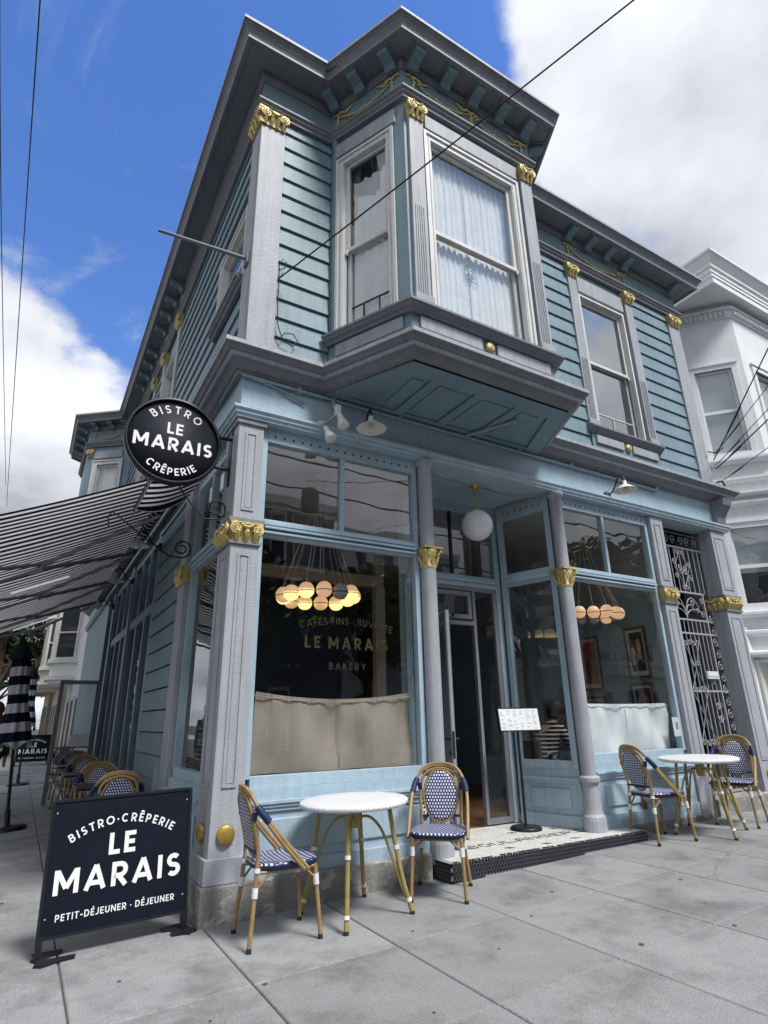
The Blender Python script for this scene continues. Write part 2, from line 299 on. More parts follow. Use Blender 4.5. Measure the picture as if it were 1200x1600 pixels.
# ------------------------------------------------------------------ mesh helpers
class MB:
    def __init__(s): s.v = []; s.f = []; s.m = []; s.sm = []
    def add(s, vs, fs, mi=0, smooth=False):
        b = len(s.v); s.v += [tuple(p) for p in vs]
        for q in fs: s.f.append(tuple(b+i for i in q)); s.m.append(mi); s.sm.append(smooth)
    def hexa(s, p, mi=0):   # 8 points: bottom ring then top ring
        s.add(p, [(0,3,2,1),(4,5,6,7),(0,1,5,4),(1,2,6,5),(2,3,7,6),(3,0,4,7)], mi)
    def box(s, x0, x1, y0, y1, z0, z1, mi=0):
        s.hexa([(x0,y0,z0),(x1,y0,z0),(x1,y1,z0),(x0,y1,z0),(x0,y0,z1),(x1,y0,z1),(x1,y1,z1),(x0,y1,z1)], mi)
    def pbox(s, P, u0, u1, d0, d1, z0, z1, mi=0):
        s.hexa([P(u0,d0,z0),P(u1,d0,z0),P(u1,d1,z0),P(u0,d1,z0),P(u0,d0,z1),P(u1,d0,z1),P(u1,d1,z1),P(u0,d1,z1)], mi)
    def tube(s, pts, r, n=8, mi=0, cap=True, closed=False):
        pts = [Vector(p) for p in pts]; k = len(pts)
        rs = r if isinstance(r, (list, tuple)) else [r]*k
        vs, fs = [], []
        up = None
        for i, p in enumerate(pts):
            if closed: t = (pts[(i+1) % k]-pts[i-1])
            else: t = (pts[min(i+1, k-1)]-pts[max(i-1, 0)])
            if t.length < 1e-9: t = Vector((0,0,1))
            t.normalize()
            if up is None:
                up = Vector((0,0,1)) if abs(t.z) < 0.9 else Vector((1,0,0))
            a = up - t*up.dot(t)
            if a.length < 1e-6: a = t.orthogonal()
            a.normalize(); up = a; b = t.cross(a)
            for j in range(n):
                an = 2*PI*j/n
                vs.append(p + (a*math.cos(an)+b*math.sin(an))*rs[i])
        rng = k if closed else k-1
        for i in range(rng):
            i2 = (i+1) % k
            for j in range(n):
                j2 = (j+1) % n
                fs.append((i*n+j, i*n+j2, i2*n+j2, i2*n+j))
        s.add(vs, fs, mi, True)
        if cap and not closed:
            s.add([vs[j] for j in range(n)], [tuple(range(n))], mi)
            s.add([vs[(k-1)*n+j] for j in range(n)], [tuple(range(n))], mi)
    def lathe(s, prof, c=(0,0,0), n=16, mi=0, smooth=True, axis=None, cap=True):
        vs, fs = [], []
        A = Matrix.Identity(3)
        if axis is not None: A = Vector((0,0,1)).rotation_difference(Vector(axis)).to_matrix()
        c = Vector(c)
        for r, z in prof:
            for j in range(n):
                a = 2*PI*j/n
                vs.append(c + A @ Vector((r*math.cos(a), r*math.sin(a), z)))
        for i in range(len(prof)-1):
            for j in range(n):
                j2 = (j+1) % n
                fs.append((i*n+j, i*n+j2, (i+1)*n+j2, (i+1)*n+j))
        s.add(vs, fs, mi, smooth)
        if cap: s.add(vs[:n], [tuple(range(n))], mi); s.add(vs[-n:], [tuple(range(n))], mi)
    def ball(s, c, r, n=10, m=6, mi=0, sc=(1,1,1)):
        vs, fs = [], []
        for i in range(m+1):
            t = PI*i/m
            for j in range(n):
                a = 2*PI*j/n
                vs.append((c[0]+r*sc[0]*math.sin(t)*math.cos(a), c[1]+r*sc[1]*math.sin(t)*math.sin(a), c[2]+r*sc[2]*math.cos(t)))
        for i in range(m):
            for j in range(n):
                j2 = (j+1) % n
                fs.append((i*n+j, i*n+j2, (i+1)*n+j2, (i+1)*n+j))
        s.add(vs, fs, mi, True)
    def prism(s, poly, z0, z1, mi=0):
        n = len(poly)
        vs = [(p[0],p[1],z0) for p in poly]+[(p[0],p[1],z1) for p in poly]
        s.add(vs, [tuple(range(n))[::-1], tuple(range(n, 2*n))]+[(i,(i+1)%n,n+(i+1)%n,n+i) for i in range(n)], mi)
    def sweep(s, path, prof, mi=0, close=True):
        """moulding: profile of (outward, z) mitred along a plan path; outward is to the right of travel"""
        nrm = []
        for a, b in zip(path[:-1], path[1:]):
            d = Vector((b[0]-a[0], b[1]-a[1])).normalized(); nrm.append(Vector((d.y, -d.x)))
        vs, fs = [], []; k = len(prof)
        for i, p in enumerate(path):
            if i == 0: m = nrm[0]
            elif i == len(path)-1: m = nrm[-1]
            else: m = (nrm[i-1]+nrm[i])/(1+nrm[i-1].dot(nrm[i]))
            for (d, z) in prof: vs.append((p[0]+m.x*d, p[1]+m.y*d, z))
        for i in range(len(path)-1):
            for j in range(k if close else k-1):
                j2 = (j+1) % k
                fs.append((i*k+j, (i+1)*k+j, (i+1)*k+j2, i*k+j2))
        s.add(vs, fs, mi)
        if close:
            s.add([vs[j] for j in range(k)], [tuple(range(k))], mi)
            s.add([vs[(len(path)-1)*k+j] for j in range(k)], [tuple(range(k))], mi)
    def mesh(s, name, mats):
        me = bpy.data.meshes.new(name); me.from_pydata(s.v, [], s.f)
        for m in (mats if isinstance(mats, (list, tuple)) else [mats]): me.materials.append(MATS[m])
        me.polygons.foreach_set('material_index', s.m); me.polygons.foreach_set('use_smooth', s.sm)
        bm = bmesh.new(); bm.from_mesh(me); bmesh.ops.recalc_face_normals(bm, faces=bm.faces); bm.to_mesh(me); bm.free()
        me.update(); return me
    def build(s, name, mats, parent=None, bevel=0.0):
        o = bpy.data.objects.new(name, s.mesh(name, mats)); COL.objects.link(o)
        if parent is not None: o.parent = parent
        if bevel:
            b = o.modifiers.new('bevel', 'BEVEL'); b.width = bevel; b.segments = 2; b.limit_method = 'ANGLE'; b.angle_limit = rad(40)
        return o
def inst(me, name, parent=None, loc=(0,0,0), rot=(0,0,0)):
    o = bpy.data.objects.new(name, me); COL.objects.link(o); o.location = loc; o.rotation_euler = rot
    if parent is not None: o.parent = parent
    return o
def tag(o, label=None, cat=None, group=None, kind=None):
    if label: o['label'] = label
    if cat: o['category'] = cat
    if group: o['group'] = group
    if kind: o['kind'] = kind
    return o
def thing(name, label, cat, loc=(0,0,0), rz=0, group=None):
    o = bpy.data.objects.new(name, None); COL.objects.link(o); o.empty_display_size = 0.1
    o.location = loc; o.rotation_euler = (0,0,rz); return tag(o, label, cat, group)
def copy_tree(o, parent=None):
    c = o.copy(); COL.objects.link(c); c.parent = parent
    for ch in list(o.children): copy_tree(ch, c)
    return c
def plane(O, u, n):
    O = Vector((O[0], O[1], 0)); u = Vector((u[0], u[1], 0)).normalized(); n = Vector((n[0], n[1], 0)).normalized()
    def P(a, d, z): return (O.x+u.x*a+n.x*d, O.y+u.y*a+n.y*d, z)
    P.u, P.n, P.O = u, n, O
    return P
def holes(mb, P, u0, u1, z0, z1, hs, d0, d1):
    """wall rectangle with openings, as butted blocks"""
    us = sorted({u0, u1, *[h[0] for h in hs], *[h[1] for h in hs]}); zs = sorted({z0, z1, *[h[2] for h in hs], *[h[3] for h in hs]})
    us = [u for u in us if u0-1e-6 <= u <= u1+1e-6]; zs = [z for z in zs if z0-1e-6 <= z <= z1+1e-6]
    for a, b in zip(us[:-1], us[1:]):
        run = None
        for c, d in zip(zs[:-1], zs[1:]):
            mu, mz = (a+b)/2, (c+d)/2
            solid = not any(h[0] < mu < h[1] and h[2] < mz < h[3] for h in hs)
            if solid: run = (run[0] if run else c, d)
            if (not solid or d == zs[-1]) and run: mb.pbox(P, a, b, d0, d1, run[0], run[1]); run = None
def _arc(cx, cy, rx, ry, a0, a1, n=10): return [(cx+rx*math.cos(rad(a0+(a1-a0)*i/n)), cy+ry*math.sin(rad(a0+(a1-a0)*i/n))) for i in range(n+1)]
def letter(ch, t):
    """centre-line strokes of one capital, cap height 1, stroke t; returns (width, strokes)"""
    h = t/2; lo, hi, md = h, 1-h, 0.5
    acc = []
    if ch in 'ÊÉÛ':
        base = {'Ê':'E','É':'E','Û':'U'}[ch]; w_, st = letter(base, t)
        c = w_/2
        if ch == 'É': st = st+[[(c-0.05,1.11),(c+0.13,1.30)]]
        else: st = st+[[(c-0.19,1.11),(c,1.29)],[(c,1.29),(c+0.19,1.11)]]
        return w_, st
    W_ = {'L':.52,'E':.54,'M':.95,'A':.86,'R':.66,'I':t,'S':.60,'B':.64,'T':.64,'O':.98,'C':.86,'P':.62,'D':.76,'J':.46,'U':.70,'N':.76,'F':.52,'V':.84,'G':.90,'K':.66,'Y':.78,'-':.38,'·':.18,'4':.66,'9':.60,'8':.60}[ch]
    l, r = h, W_-h
    q = (hi-lo)/4; mc = lo+2*q
    if ch == 'L': st = [[(l,1),(l,lo),(W_,lo)]]
    elif ch == 'E': st = [[(W_,hi),(l,hi),(l,lo),(W_,lo)],[(l+h,mc),(W_*0.92,mc)]]
    elif ch == 'F': st = [[(W_,hi),(l,hi),(l,0)],[(l+h,mc),(W_*0.9,mc)]]
    elif ch == 'M': st = [[(l,0),(l,1)],[(r,0),(r,1)],[(l+h*0.3,1-h*0.5),(W_/2,0.24)],[(W_/2,0.24),(r-h*0.3,1-h*0.5)]]
    elif ch == 'N': st = [[(l,0),(l,1)],[(r,0),(r,1)],[(l,1-h*0.4),(r,h*0.4)]]
    elif ch == 'A': st = [[(l*0.9,0),(W_/2,1)],[(W_/2,1),(W_-l*0.9,0)],[(W_*0.24,0.28),(W_*0.76,0.28)]]
    elif ch == 'V': st = [[(l*0.9,1),(W_/2,0)],[(W_/2,0),(W_-l*0.9,1)]]
    elif ch == 'Y': st = [[(l*0.8,1),(W_/2,0.42)],[(W_-l*0.8,1),(W_/2,0.42)],[(W_/2,0.48),(W_/2,0)]]
    elif ch == 'K': st = [[(l,0),(l,1)],[(l,0.42),(r,1)],[(W_*0.38,0.56),(r,0)]]
    elif ch == 'I': st = [[(l,0),(l,1)]]
    elif ch == 'T': st = [[(0,hi),(W_,hi)],[(W_/2,hi-h),(W_/2,0)]]
    elif ch == '-': st = [[(0,0.42),(W_,0.42)]]
    elif ch == '·': st = [[(0.0,0.45),(W_,0.45)]]
    elif ch == 'O': st = [_arc(W_/2,0.5,W_/2-h,0.5-h,90,450,28)]
    elif ch == 'C': st = [_arc(W_/2+.03,0.5,W_/2-h,0.5-h,48,312,20)]
    elif ch == 'G': st = [_arc(W_/2,0.5,W_/2-h,0.5-h,48,350,22)+[(W_*0.56,0.46)]]
    elif ch == 'D': st = [[(l,hi),(l,lo)]+_arc(W_*0.38,0.5,W_*0.62-h,0.5-h,-90,90,14)+[(l,hi)]]
    elif ch == 'U': st = [[(l,1)]+_arc(W_/2,W_/2,W_/2-h,W_/2-h,180,360,12)+[(r,1)]]
    elif ch == 'J': st = [_arc(W_*0.32,0.30,W_*0.68-h,0.30-h,-130,0,8)+[(r,1)]]
    elif ch in 'PR':
        bh = 0.5*(hi-0.42); st = [[(l,0),(l,hi)]+_arc(W_*0.5,0.42+bh,W_*0.5-h,bh,90,-90,12)+[(l,0.42)]]
        if ch == 'R': st.append([(W_*0.46,0.40),(W_-h*0.7,0)])
    elif ch == 'B':
        b1 = (hi-0.53)/2; b2 = (0.53-lo)/2
        st = [[(l,lo),(l,hi)]+_arc(W_*0.5,0.53+b1,W_*0.42-h,b1,90,-90,10)+[(l,0.53)],[(W_*0.45,0.53)]+_arc(W_*0.55,lo+b2,W_*0.45-h,b2,90,-90,10)+[(l,lo)]]
    elif ch == 'S': st = [_arc(W_/2,lo+3*q,W_/2-h,q,35,270,14)[:-1]+_arc(W_/2,lo+q,W_/2-h,q,90,-145,14)]
    elif ch == '8': st = [_arc(W_/2,lo+3*q,W_/2-h*1.2,q,0,360,18),_arc(W_/2,lo+q,W_/2-h,q,0,360,18)]
    elif ch == '9': st = [_arc(W_/2,hi-0.27,W_/2-h,0.27,0,360,18),[(r,hi-0.27)]+[(r-0.02,0.35),(W_*0.55,0.0)]]
    elif ch == '4': st = [[(W_*0.72,0),(W_*0.72,1)],[(W_*0.66,1-h),(l,0.30)],[(0,0.26),(W_,0.26)]]
    return W_, st
def thick(pl, t):
    """offset a polyline to a ribbon with mitred joins"""
    k = len(pl); closed = (abs(pl[0][0]-pl[-1][0])+abs(pl[0][1]-pl[-1][1])) < 1e-6; L, R_ = [], []
    for i in range(k):
        a = pl[i-1] if i > 0 else (pl[-2] if closed else None); c = pl[i+1] if i < k-1 else (pl[1] if closed else None); p = pl[i]; ns = []
        for (x0, y0), (x1, y1) in ([(a, p)] if a else [])+([(p, c)] if c else []):
            d = math.hypot(x1-x0, y1-y0) or 1e-6; ns.append((-(y1-y0)/d, (x1-x0)/d))
        if len(ns) == 2:
            dt = ns[0][0]*ns[1][0]+ns[0][1]*ns[1][1]; f = 1/max(0.35, 1+dt); n_ = ((ns[0][0]+ns[1][0])*f, (ns[0][1]+ns[1][1])*f)
        else: n_ = ns[0]
        L.append((p[0]+n_[0]*t/2, p[1]+n_[1]*t/2)); R_.append((p[0]-n_[0]*t/2, p[1]-n_[1]*t/2))
    return L, R_
def write(mb, s, size, X, spacing=0.12, bold=0.17, arc=None, mi=0, sx=1.0):
    """lettering: X(u,v) places text-plane points; centred on u=0; size is the cap height; arc=(radius, +1 over / -1 under)"""
    o = Vector(X(0,0)); nn = (Vector(X(1,0))-o).cross(Vector(X(0,1))-o).normalized()
    items = []; pos = 0
    for ch in s:
        if ch == ' ': pos += size*0.42; continue
        w_, st = letter(ch, bold); items.append((w_*size*sx, st, pos)); pos += w_*size*sx+size*spacing
    tot = pos-size*spacing
    for w_, st, p in items:
        cx = p+w_/2-tot/2
        for si, pl in enumerate(st):
            L, R_ = thick([(x*sx, y) for x, y in pl], bold); vs = []
            for (x, y) in L+R_:
                lx, b = x*size-w_/2, y*size
                if arc:
                    R0, sg = arc; th = cx/R0
                    if sg > 0: uu = math.sin(th)*(R0+b)+lx*math.cos(th); vv = math.cos(th)*(R0+b)-lx*math.sin(th)
                    else: uu = math.sin(th)*(R0-b)+lx*math.cos(th); vv = -math.cos(th)*(R0-b)+lx*math.sin(th)
                else: uu, vv = cx+lx, b
                q = Vector(X(uu, vv))+nn*(0.00025*si); vs.append(tuple(q))
            k = len(L); mb.add(vs, [(i,i+1,k+i+1,k+i) for i in range(k-1)], mi)

def line_of_text(parent, mat, *a, **k):
    mb = MB(); write(mb, *a, **k); return mb.build('lettering', mat, parent)
FRONT = plane((0,0), (1,0), (0,-1))
SIDE = plane((0,0), (0,1), (-1,0))
SL = 0.025
def G(x): return SL*x

# ------------------------------------------------------------------ ground
sw = MB(); sw.box(-3.9, 16, -5.2, 0.4, -0.25, -0.010); sw.box(-3.9, 0.3, 0.4, 70, -0.25, -0.010); sw.box(-3.9, -3.75, -5.2, 70, -0.26, -0.008)
sidewalk = tag(sw.build('sidewalk', 'joint'), kind='structure'); sidewalk.rotation_euler = (0, -math.atan(SL), 0)
xs = [-3.60, -2.69, -1.78, -0.87, 0.0, 0.90, 1.785, 2.68, 3.585, 4.49, 5.40, 6.31, 7.22, 8.13, 9.04, 9.95, 10.86]
ys = [-4.76, -3.85, -2.93, -2.01, -1.085, -0.02]
def slab_mesh(dx, dy):
    m = MB(); g = 0.005; c = 0.006
    v = [(g,g,-0.03),(dx-g,g,-0.03),(dx-g,dy-g,-0.03),(g,dy-g,-0.03),(g,g,-c),(dx-g,g,-c),(dx-g,dy-g,-c),(g,dy-g,-c),
         (g+c,g+c,0),(dx-g-c,g+c,0),(dx-g-c,dy-g-c,0),(g+c,dy-g-c,0)]
    m.add(v, [(0,1,5,4),(1,2,6,5),(2,3,7,6),(3,0,4,7),(4,5,9,8),(5,6,10,9),(6,7,11,10),(7,4,8,11),(8,9,10,11)])
    return m.mesh('paving_slab', 'concrete')
cache = {}
def slab(x0, x1, y0, y1):
    k = (round(x1-x0, 3), round(y1-y0, 3))
    if k not in cache: cache[k] = slab_mesh(*k)
    inst(cache[k], 'paving_slab', sidewalk, (x0, y0, random.uniform(-0.0015, 0.0015)))
for a, b in zip(xs[:-1], xs[1:]):
    for c, d in zip(ys[:-1], ys[1:]): slab(a, b, c, d)
for a, b in zip(xs[:4], xs[1:5]):
    y = -0.02
    for i in range(22):
        slab(a, b, y, y+0.915); y += 0.915
m = MB()
for a, b in zip(xs[:4], xs[1:5]):
    y = -0.02+22*0.915
    for i in range(45): m.box(a+0.006, b-0.006, y+0.006, y+0.909, -0.03, 0.0); y += 0.915
tag(m.build('paving_slab', 'concrete', sidewalk), kind='stuff')
# chewing-gum spots on the paving
m = MB()
for px, py, r in ((2.05,-1.95,0.022),(2.75,-2.1,0.02),(0.05,-1.12,0.02),(1.35,-1.5,0.012),(1.9,-1.2,0.014),(2.4,-0.9,0.018),(3.4,-1.3,0.02),(1.1,-0.95,0.014),(-0.6,-0.6,0.016),(-1.0,-0.9,0.018),(-1.2,1.6,0.03),(-1.35,2.8,0.03),(0.6,-1.9,0.012),(4.4,-1.1,0.02),(5.2,-1.4,0.02),(3.0,-1.75,0.013),(-0.3,-1.35,0.012),(-0.75,-1.5,0.015)):
    r *= 0.75; m.lathe([(r,0.0012),(r*0.8,0.0026),(0.001,0.003)], (px,py,0.0015), 9)
tag(m.build('gum_stains', 'gum', sidewalk), kind='stuff')
rr = random.Random(21); m = MB()
for (x, y, dx, dy, n) in ((2.68,-0.55,0.06,-0.075,9),(3.6,-1.5,0.10,0.05,7),(-0.87,0.5,0.02,0.11,8)):
    pts = [(x,y)]
    for i in range(n): pts.append((pts[-1][0]+dx*rr.uniform(0.5,1.4)+rr.uniform(-0.02,0.02), pts[-1][1]+dy*rr.uniform(0.5,1.4)+rr.uniform(-0.02,0.02)))
    L, R_ = [], []
    for i, p in enumerate(pts):
        w_ = 0.0022*(1-abs(2*i/n-1)*0.6); q = pts[min(i+1,n)]; o_ = pts[max(i-1,0)]; ddx, ddy = q[0]-o_[0], q[1]-o_[1]; ln = math.hypot(ddx,ddy)
        L.append((p[0]-ddy/ln*w_, p[1]+ddx/ln*w_, 0.0028)); R_.append((p[0]+ddy/ln*w_, p[1]-ddx/ln*w_, 0.0028))
    k = len(L); m.add(L+R_, [(i,i+1,k+i+1,k+i) for i in range(k-1)])
tag(m.build('hairline_cracks', 'joint', sidewalk), kind='stuff')
# roads and far pavements
m = MB(); m.box(-300, 300, -300, 300, -0.9, -0.42)
tag(m.build('ground', 'asphalt'), kind='structure')
m = MB(); m.box(-60, 90, -14.5, -5.32, -0.40, -0.30); m.box(-13, -4.02, -5.32, 90, -0.40, -0.30)
tag(m.build('road', 'asphalt'), kind='structure')
m = MB(); m.box(-4.02, 60, -5.32, -5.2, -0.35, -0.12); m.box(-4.02, -3.9, -5.2, 70, -0.35, -0.12)
tag(m.build('kerb', 'kerb'), kind='structure')
m = MB(); m.box(-60, 90, -19.5, -14.5, -0.4, -0.2); m.box(-17.5, -13, -5.3, 90, -0.4, -0.2)
tag(m.build('far_pavement', 'kerb'), kind='structure')

# ------------------------------------------------------------------ the corner building
B = thing('corner_building', 'blue two storey corner building with gold capitals and a bay above the cafe entrance', 'building')
WALL = [(0.04,15.0),(0.04,13.3),(-0.88,12.6),(-0.88,10.5),(0.04,9.75),(0.04,0.04),(0.88,0.04),(1.33,-0.88),(3.22,-0.88),(3.67,0.04),(7.60,0.04),(7.60,1.2)]
BAYL = plane((0.88,0.04), (0.45,-0.92), (-0.92,-0.45))
BAYF = plane((0,-0.88), (1,0), (0,-1))
BAYR = plane((3.22,-0.88), (0.45,0.92), (0.92,-0.45))
UPF = plane((0,0.04), (1,0), (0,-1))
UPS = plane((0.04,0), (0,1), (-1,0))
SBN = plane((0.04,9.75), (-0.92,0.75), (-0.75,-0.92))     # near facet of the bay on the side street
SBF = plane((-0.88,0), (0,1), (-1,0))
# upper wall backing with openings
m = MB()
WIN2 = (5.06, 6.03, 5.17, 7.36)
holes(m, UPF, 0.2, 0.88, 4.4, 8.5, [], -0.14, -0.012)
holes(m, UPF, 3.67, 7.60, 4.4, 8.5, [WIN2], -0.14, -0.012)
SW1 = (0.42, 1.36, 5.85, 6.72)
SW2 = (4.35, 5.25, 5.15, 7.3); SW3 = (6.6, 7.5, 5.15, 7.3)
holes(m, UPS, 0.052, 9.75, 4.4, 8.5, [SW1, SW2, SW3], -0.14, -0.012)
holes(m, UPS, 13.3, 15.0, 4.4, 8.5, [], -0.14, -0.012)
BL = (0.20, 0.80, 5.17, 7.46); BF = (1.66, 2.88, 5.17, 7.46)
holes(m, BAYL, 0.0, 1.02, 4.4, 8.5, [BL], -0.10, -0.0)
holes(m, BAYF, 1.33, 3.22, 4.4, 8.5, [BF], -0.10, -0.0)
holes(m, BAYR, 0.0, 1.02, 4.4, 8.5, [BL], -0.10, -0.0)
SBL = (0.30, 0.88, 5.17, 7.40)
holes(m, SBN, 0.0, 1.187, 4.4, 8.5, [SBL], -0.10, -0.0)
holes(m, SBF, 10.5, 12.6, 4.4, 8.5, [], -0.10, 0.0)
m.box(7.46, 7.60, 0.06, 15.0, 0.2, 8.5); m.box(0.2, 7.46, 14.85, 15.0, 0.0, 8.5)
m.build('wall', 'teal', B)
m = MB(); m.prism([(-0.3,15.2),(-0.3,0.0),(0.6,-0.3),(1.2,-1.1),(3.3,-1.1),(3.8,-0.3),(7.7,-0.3),(7.7,15.2)], 8.56, 8.60)
m.build('roof', 'roofgrey', B)
m = MB(); m.box(0.1,7.5,0.1,14.9,4.05,4.12); m.build('upper_floor', 'darkroom', B)
m = MB(); m.box(0.1,7.5,3.6,3.7,4.12,8.5); m.box(4.2,4.3,0.2,3.6,4.12,8.5); m.build('upper_partition', 'ceilgrey', B)

# siding boards, one object each
PITCH = 0.233
def board_mesh(P, L):
    mb = MB(); g = 0.013
    pr = [(-0.010, 0.0), (0.026, 0.0), (0.004, PITCH-g), (-0.010, PITCH-g)]
    vs = [P(0, d, z) for d, z in pr]+[P(L, d, z) for d, z in pr]
    O = P.O; vs = [(v[0]-O.x, v[1]-O.y, v[2]) for v in vs]
    mb.add(vs, [(0,1,2,3),(4,5,6,7),(0,4,5,1),(1,5,6,2),(2,6,7,3),(3,7,4,0)])
    return mb.mesh('siding_board', 'siding')
def siding(P, u0, u1, z0, z1, skip=()):
    z = z0; memo = {}
    while z < z1-0.04:
        segs = [(u0, u1)]
        for (a, b, c, d) in skip:
            if z+PITCH > c and z < d:
                ns = []
                for s0, s1 in segs:
                    if b <= s0 or a >= s1: ns.append((s0, s1)); continue
                    if a-s0 > 0.03: ns.append((s0, a))
                    if s1-b > 0.03: ns.append((b, s1))
                segs = ns
        for s0, s1 in segs:
            L = round(s1-s0, 3)
            if L not in memo: memo[L] = board_mesh(P, L)
            q = P(s0, 0, 0)
            o = inst(memo[L], 'siding_board', B, (q[0], q[1], z))
            if z+PITCH > z1: o.scale.z = (z1-z)/PITCH
        z += PITCH
siding(UPF, 0.285, 0.875, 4.70, 7.88)
siding(UPF, 3.70, 4.84, 4.70, 7.88)
siding(UPF, 6.34, 7.30, 4.70, 7.88)
siding(UPS, 0.30, 9.70, 4.70, 7.88, [(0.32,1.46,5.74,6.82), (4.0,5.6,4.6,7.9), (6.25,7.85,4.6,7.9)])
LOWS = plane((0.03,0), (0,1), (-1,0))
siding(LOWS, 2.05, 3.62, 0.30, 3.90)
# belt, frieze, cornice
m = MB(); m.sweep(WALL, [(0.0,7.88),(0.05,7.88),(0.05,7.91),(0.075,7.935),(0.075,7.955),(0.10,7.975),(0.10,8.0),(0.0,8.03)]); m.build('belt_course', 'greytrim', B)
m = MB(); m.sweep(WALL, [(0.0,8.03),(0.03,8.03),(0.03,8.40),(0.0,8.40)]); m.build('frieze', 'teal', B)
m = MB(); m.sweep(WALL, [(0.0,8.34),(0.045,8.34),(0.055,8.37),(0.075,8.42),(0.075,8.47),(0.30,8.475),(0.30,8.455),(0.335,8.455),(0.335,8.50),(0.345,8.53),(0.37,8.575),(0.395,8.60),(0.395,8.615),(0.41,8.62),(0.41,8.655),(0.0,8.67)])
m.build('roof_cornice', 'greytrim', B)
m = MB(); m.sweep(WALL, [(0.0,4.385),(0.075,4.385),(0.075,4.41),(0.115,4.425),(0.150,4.46),(0.165,4.475),(0.205,4.475),(0.205,4.505),(0.235,4.515),(0.255,4.545),(0.275,4.555),(0.275,4.590),(0.0,4.70)])
m.build('storefront_cornice', 'greytrim', B)
for z0_, z1_, d_ in ((4.553,4.593,0.275),(4.474,4.506,0.205)):
    m = MB(); m.sweep(WALL, [(d_-0.02,z0_),(d_+0.005,z0_),(d_+0.005,z1_),(d_-0.02,z1_)]); m.build('cornice_fillet', 'lavender', B)  # paler fillets put edge highlights into the cornice colour
for z0_, z1_, d_ in ((8.454,8.485,0.335),(8.618,8.657,0.41)):
    m = MB(); m.sweep(WALL, [(d_-0.02,z0_),(d_+0.004,z0_),(d_+0.004,z1_),(d_-0.02,z1_)]); m.build('cornice_fillet', 'lavender' if z0_ > 8.6 else 'greytrim', B)  # top fillet is pale to paint in the edge highlight
# roofline parapet box over the side bay
m = MB(); m.box(-0.75,0.6,10.9,12.4,8.62,9.02); m.build('parapet', 'teal', B)
m = MB(); m.box(-0.80,0.65,10.85,12.45,9.02,9.06); m.build('parapet_cap', 'greytrim', B)
# modillion brackets
bm_ = MB()
pr = [(0.05,8.315),(0.10,8.305),(0.125,8.335),(0.145,8.365),(0.20,8.375),(0.265,8.38),(0.28,8.395),(0.28,8.435),(0.05,8.435)]
vs = [(-0.065, -d, z) for d, z in pr]+[(0.065, -d, z) for d, z in pr]; k = len(pr)
bm_.add(vs, [tuple(range(k)), tuple(range(k, 2*k))]+[(i,(i+1)%k,k+(i+1)%k,k+i) for i in range(k)])
bm_.box(-0.085,0.085,-0.298,-0.05,8.437,8.4545)
BRK = bm_.mesh('bracket', 'teal')
def bracket(P, u):
    q = P(u, 0, 0); an = math.atan2(P.n.y, P.n.x)+PI/2
    inst(BRK, 'bracket', B, (q[0], q[1], 0.02), (0,0,an))
for u in (0.12, 0.50, 0.93): bracket(BAYL, u)
for u in (1.42, 1.87, 2.29, 2.70, 3.13): bracket(BAYF, u)
for u in (0.10, 0.5): bracket(BAYR, u)
for u in (4.92, 5.36, 5.80, 6.24, 7.50): bracket(UPF, u)
for u in (4.05, 4.5, 4.95, 5.45, 6.3, 6.75, 7.25, 7.75): bracket(UPS, u)
for u in (0.15, 0.55, 0.98): bracket(SBN, u)
for u in (10.6, 11.1, 11.6, 12.1): bracket(SBF, u)

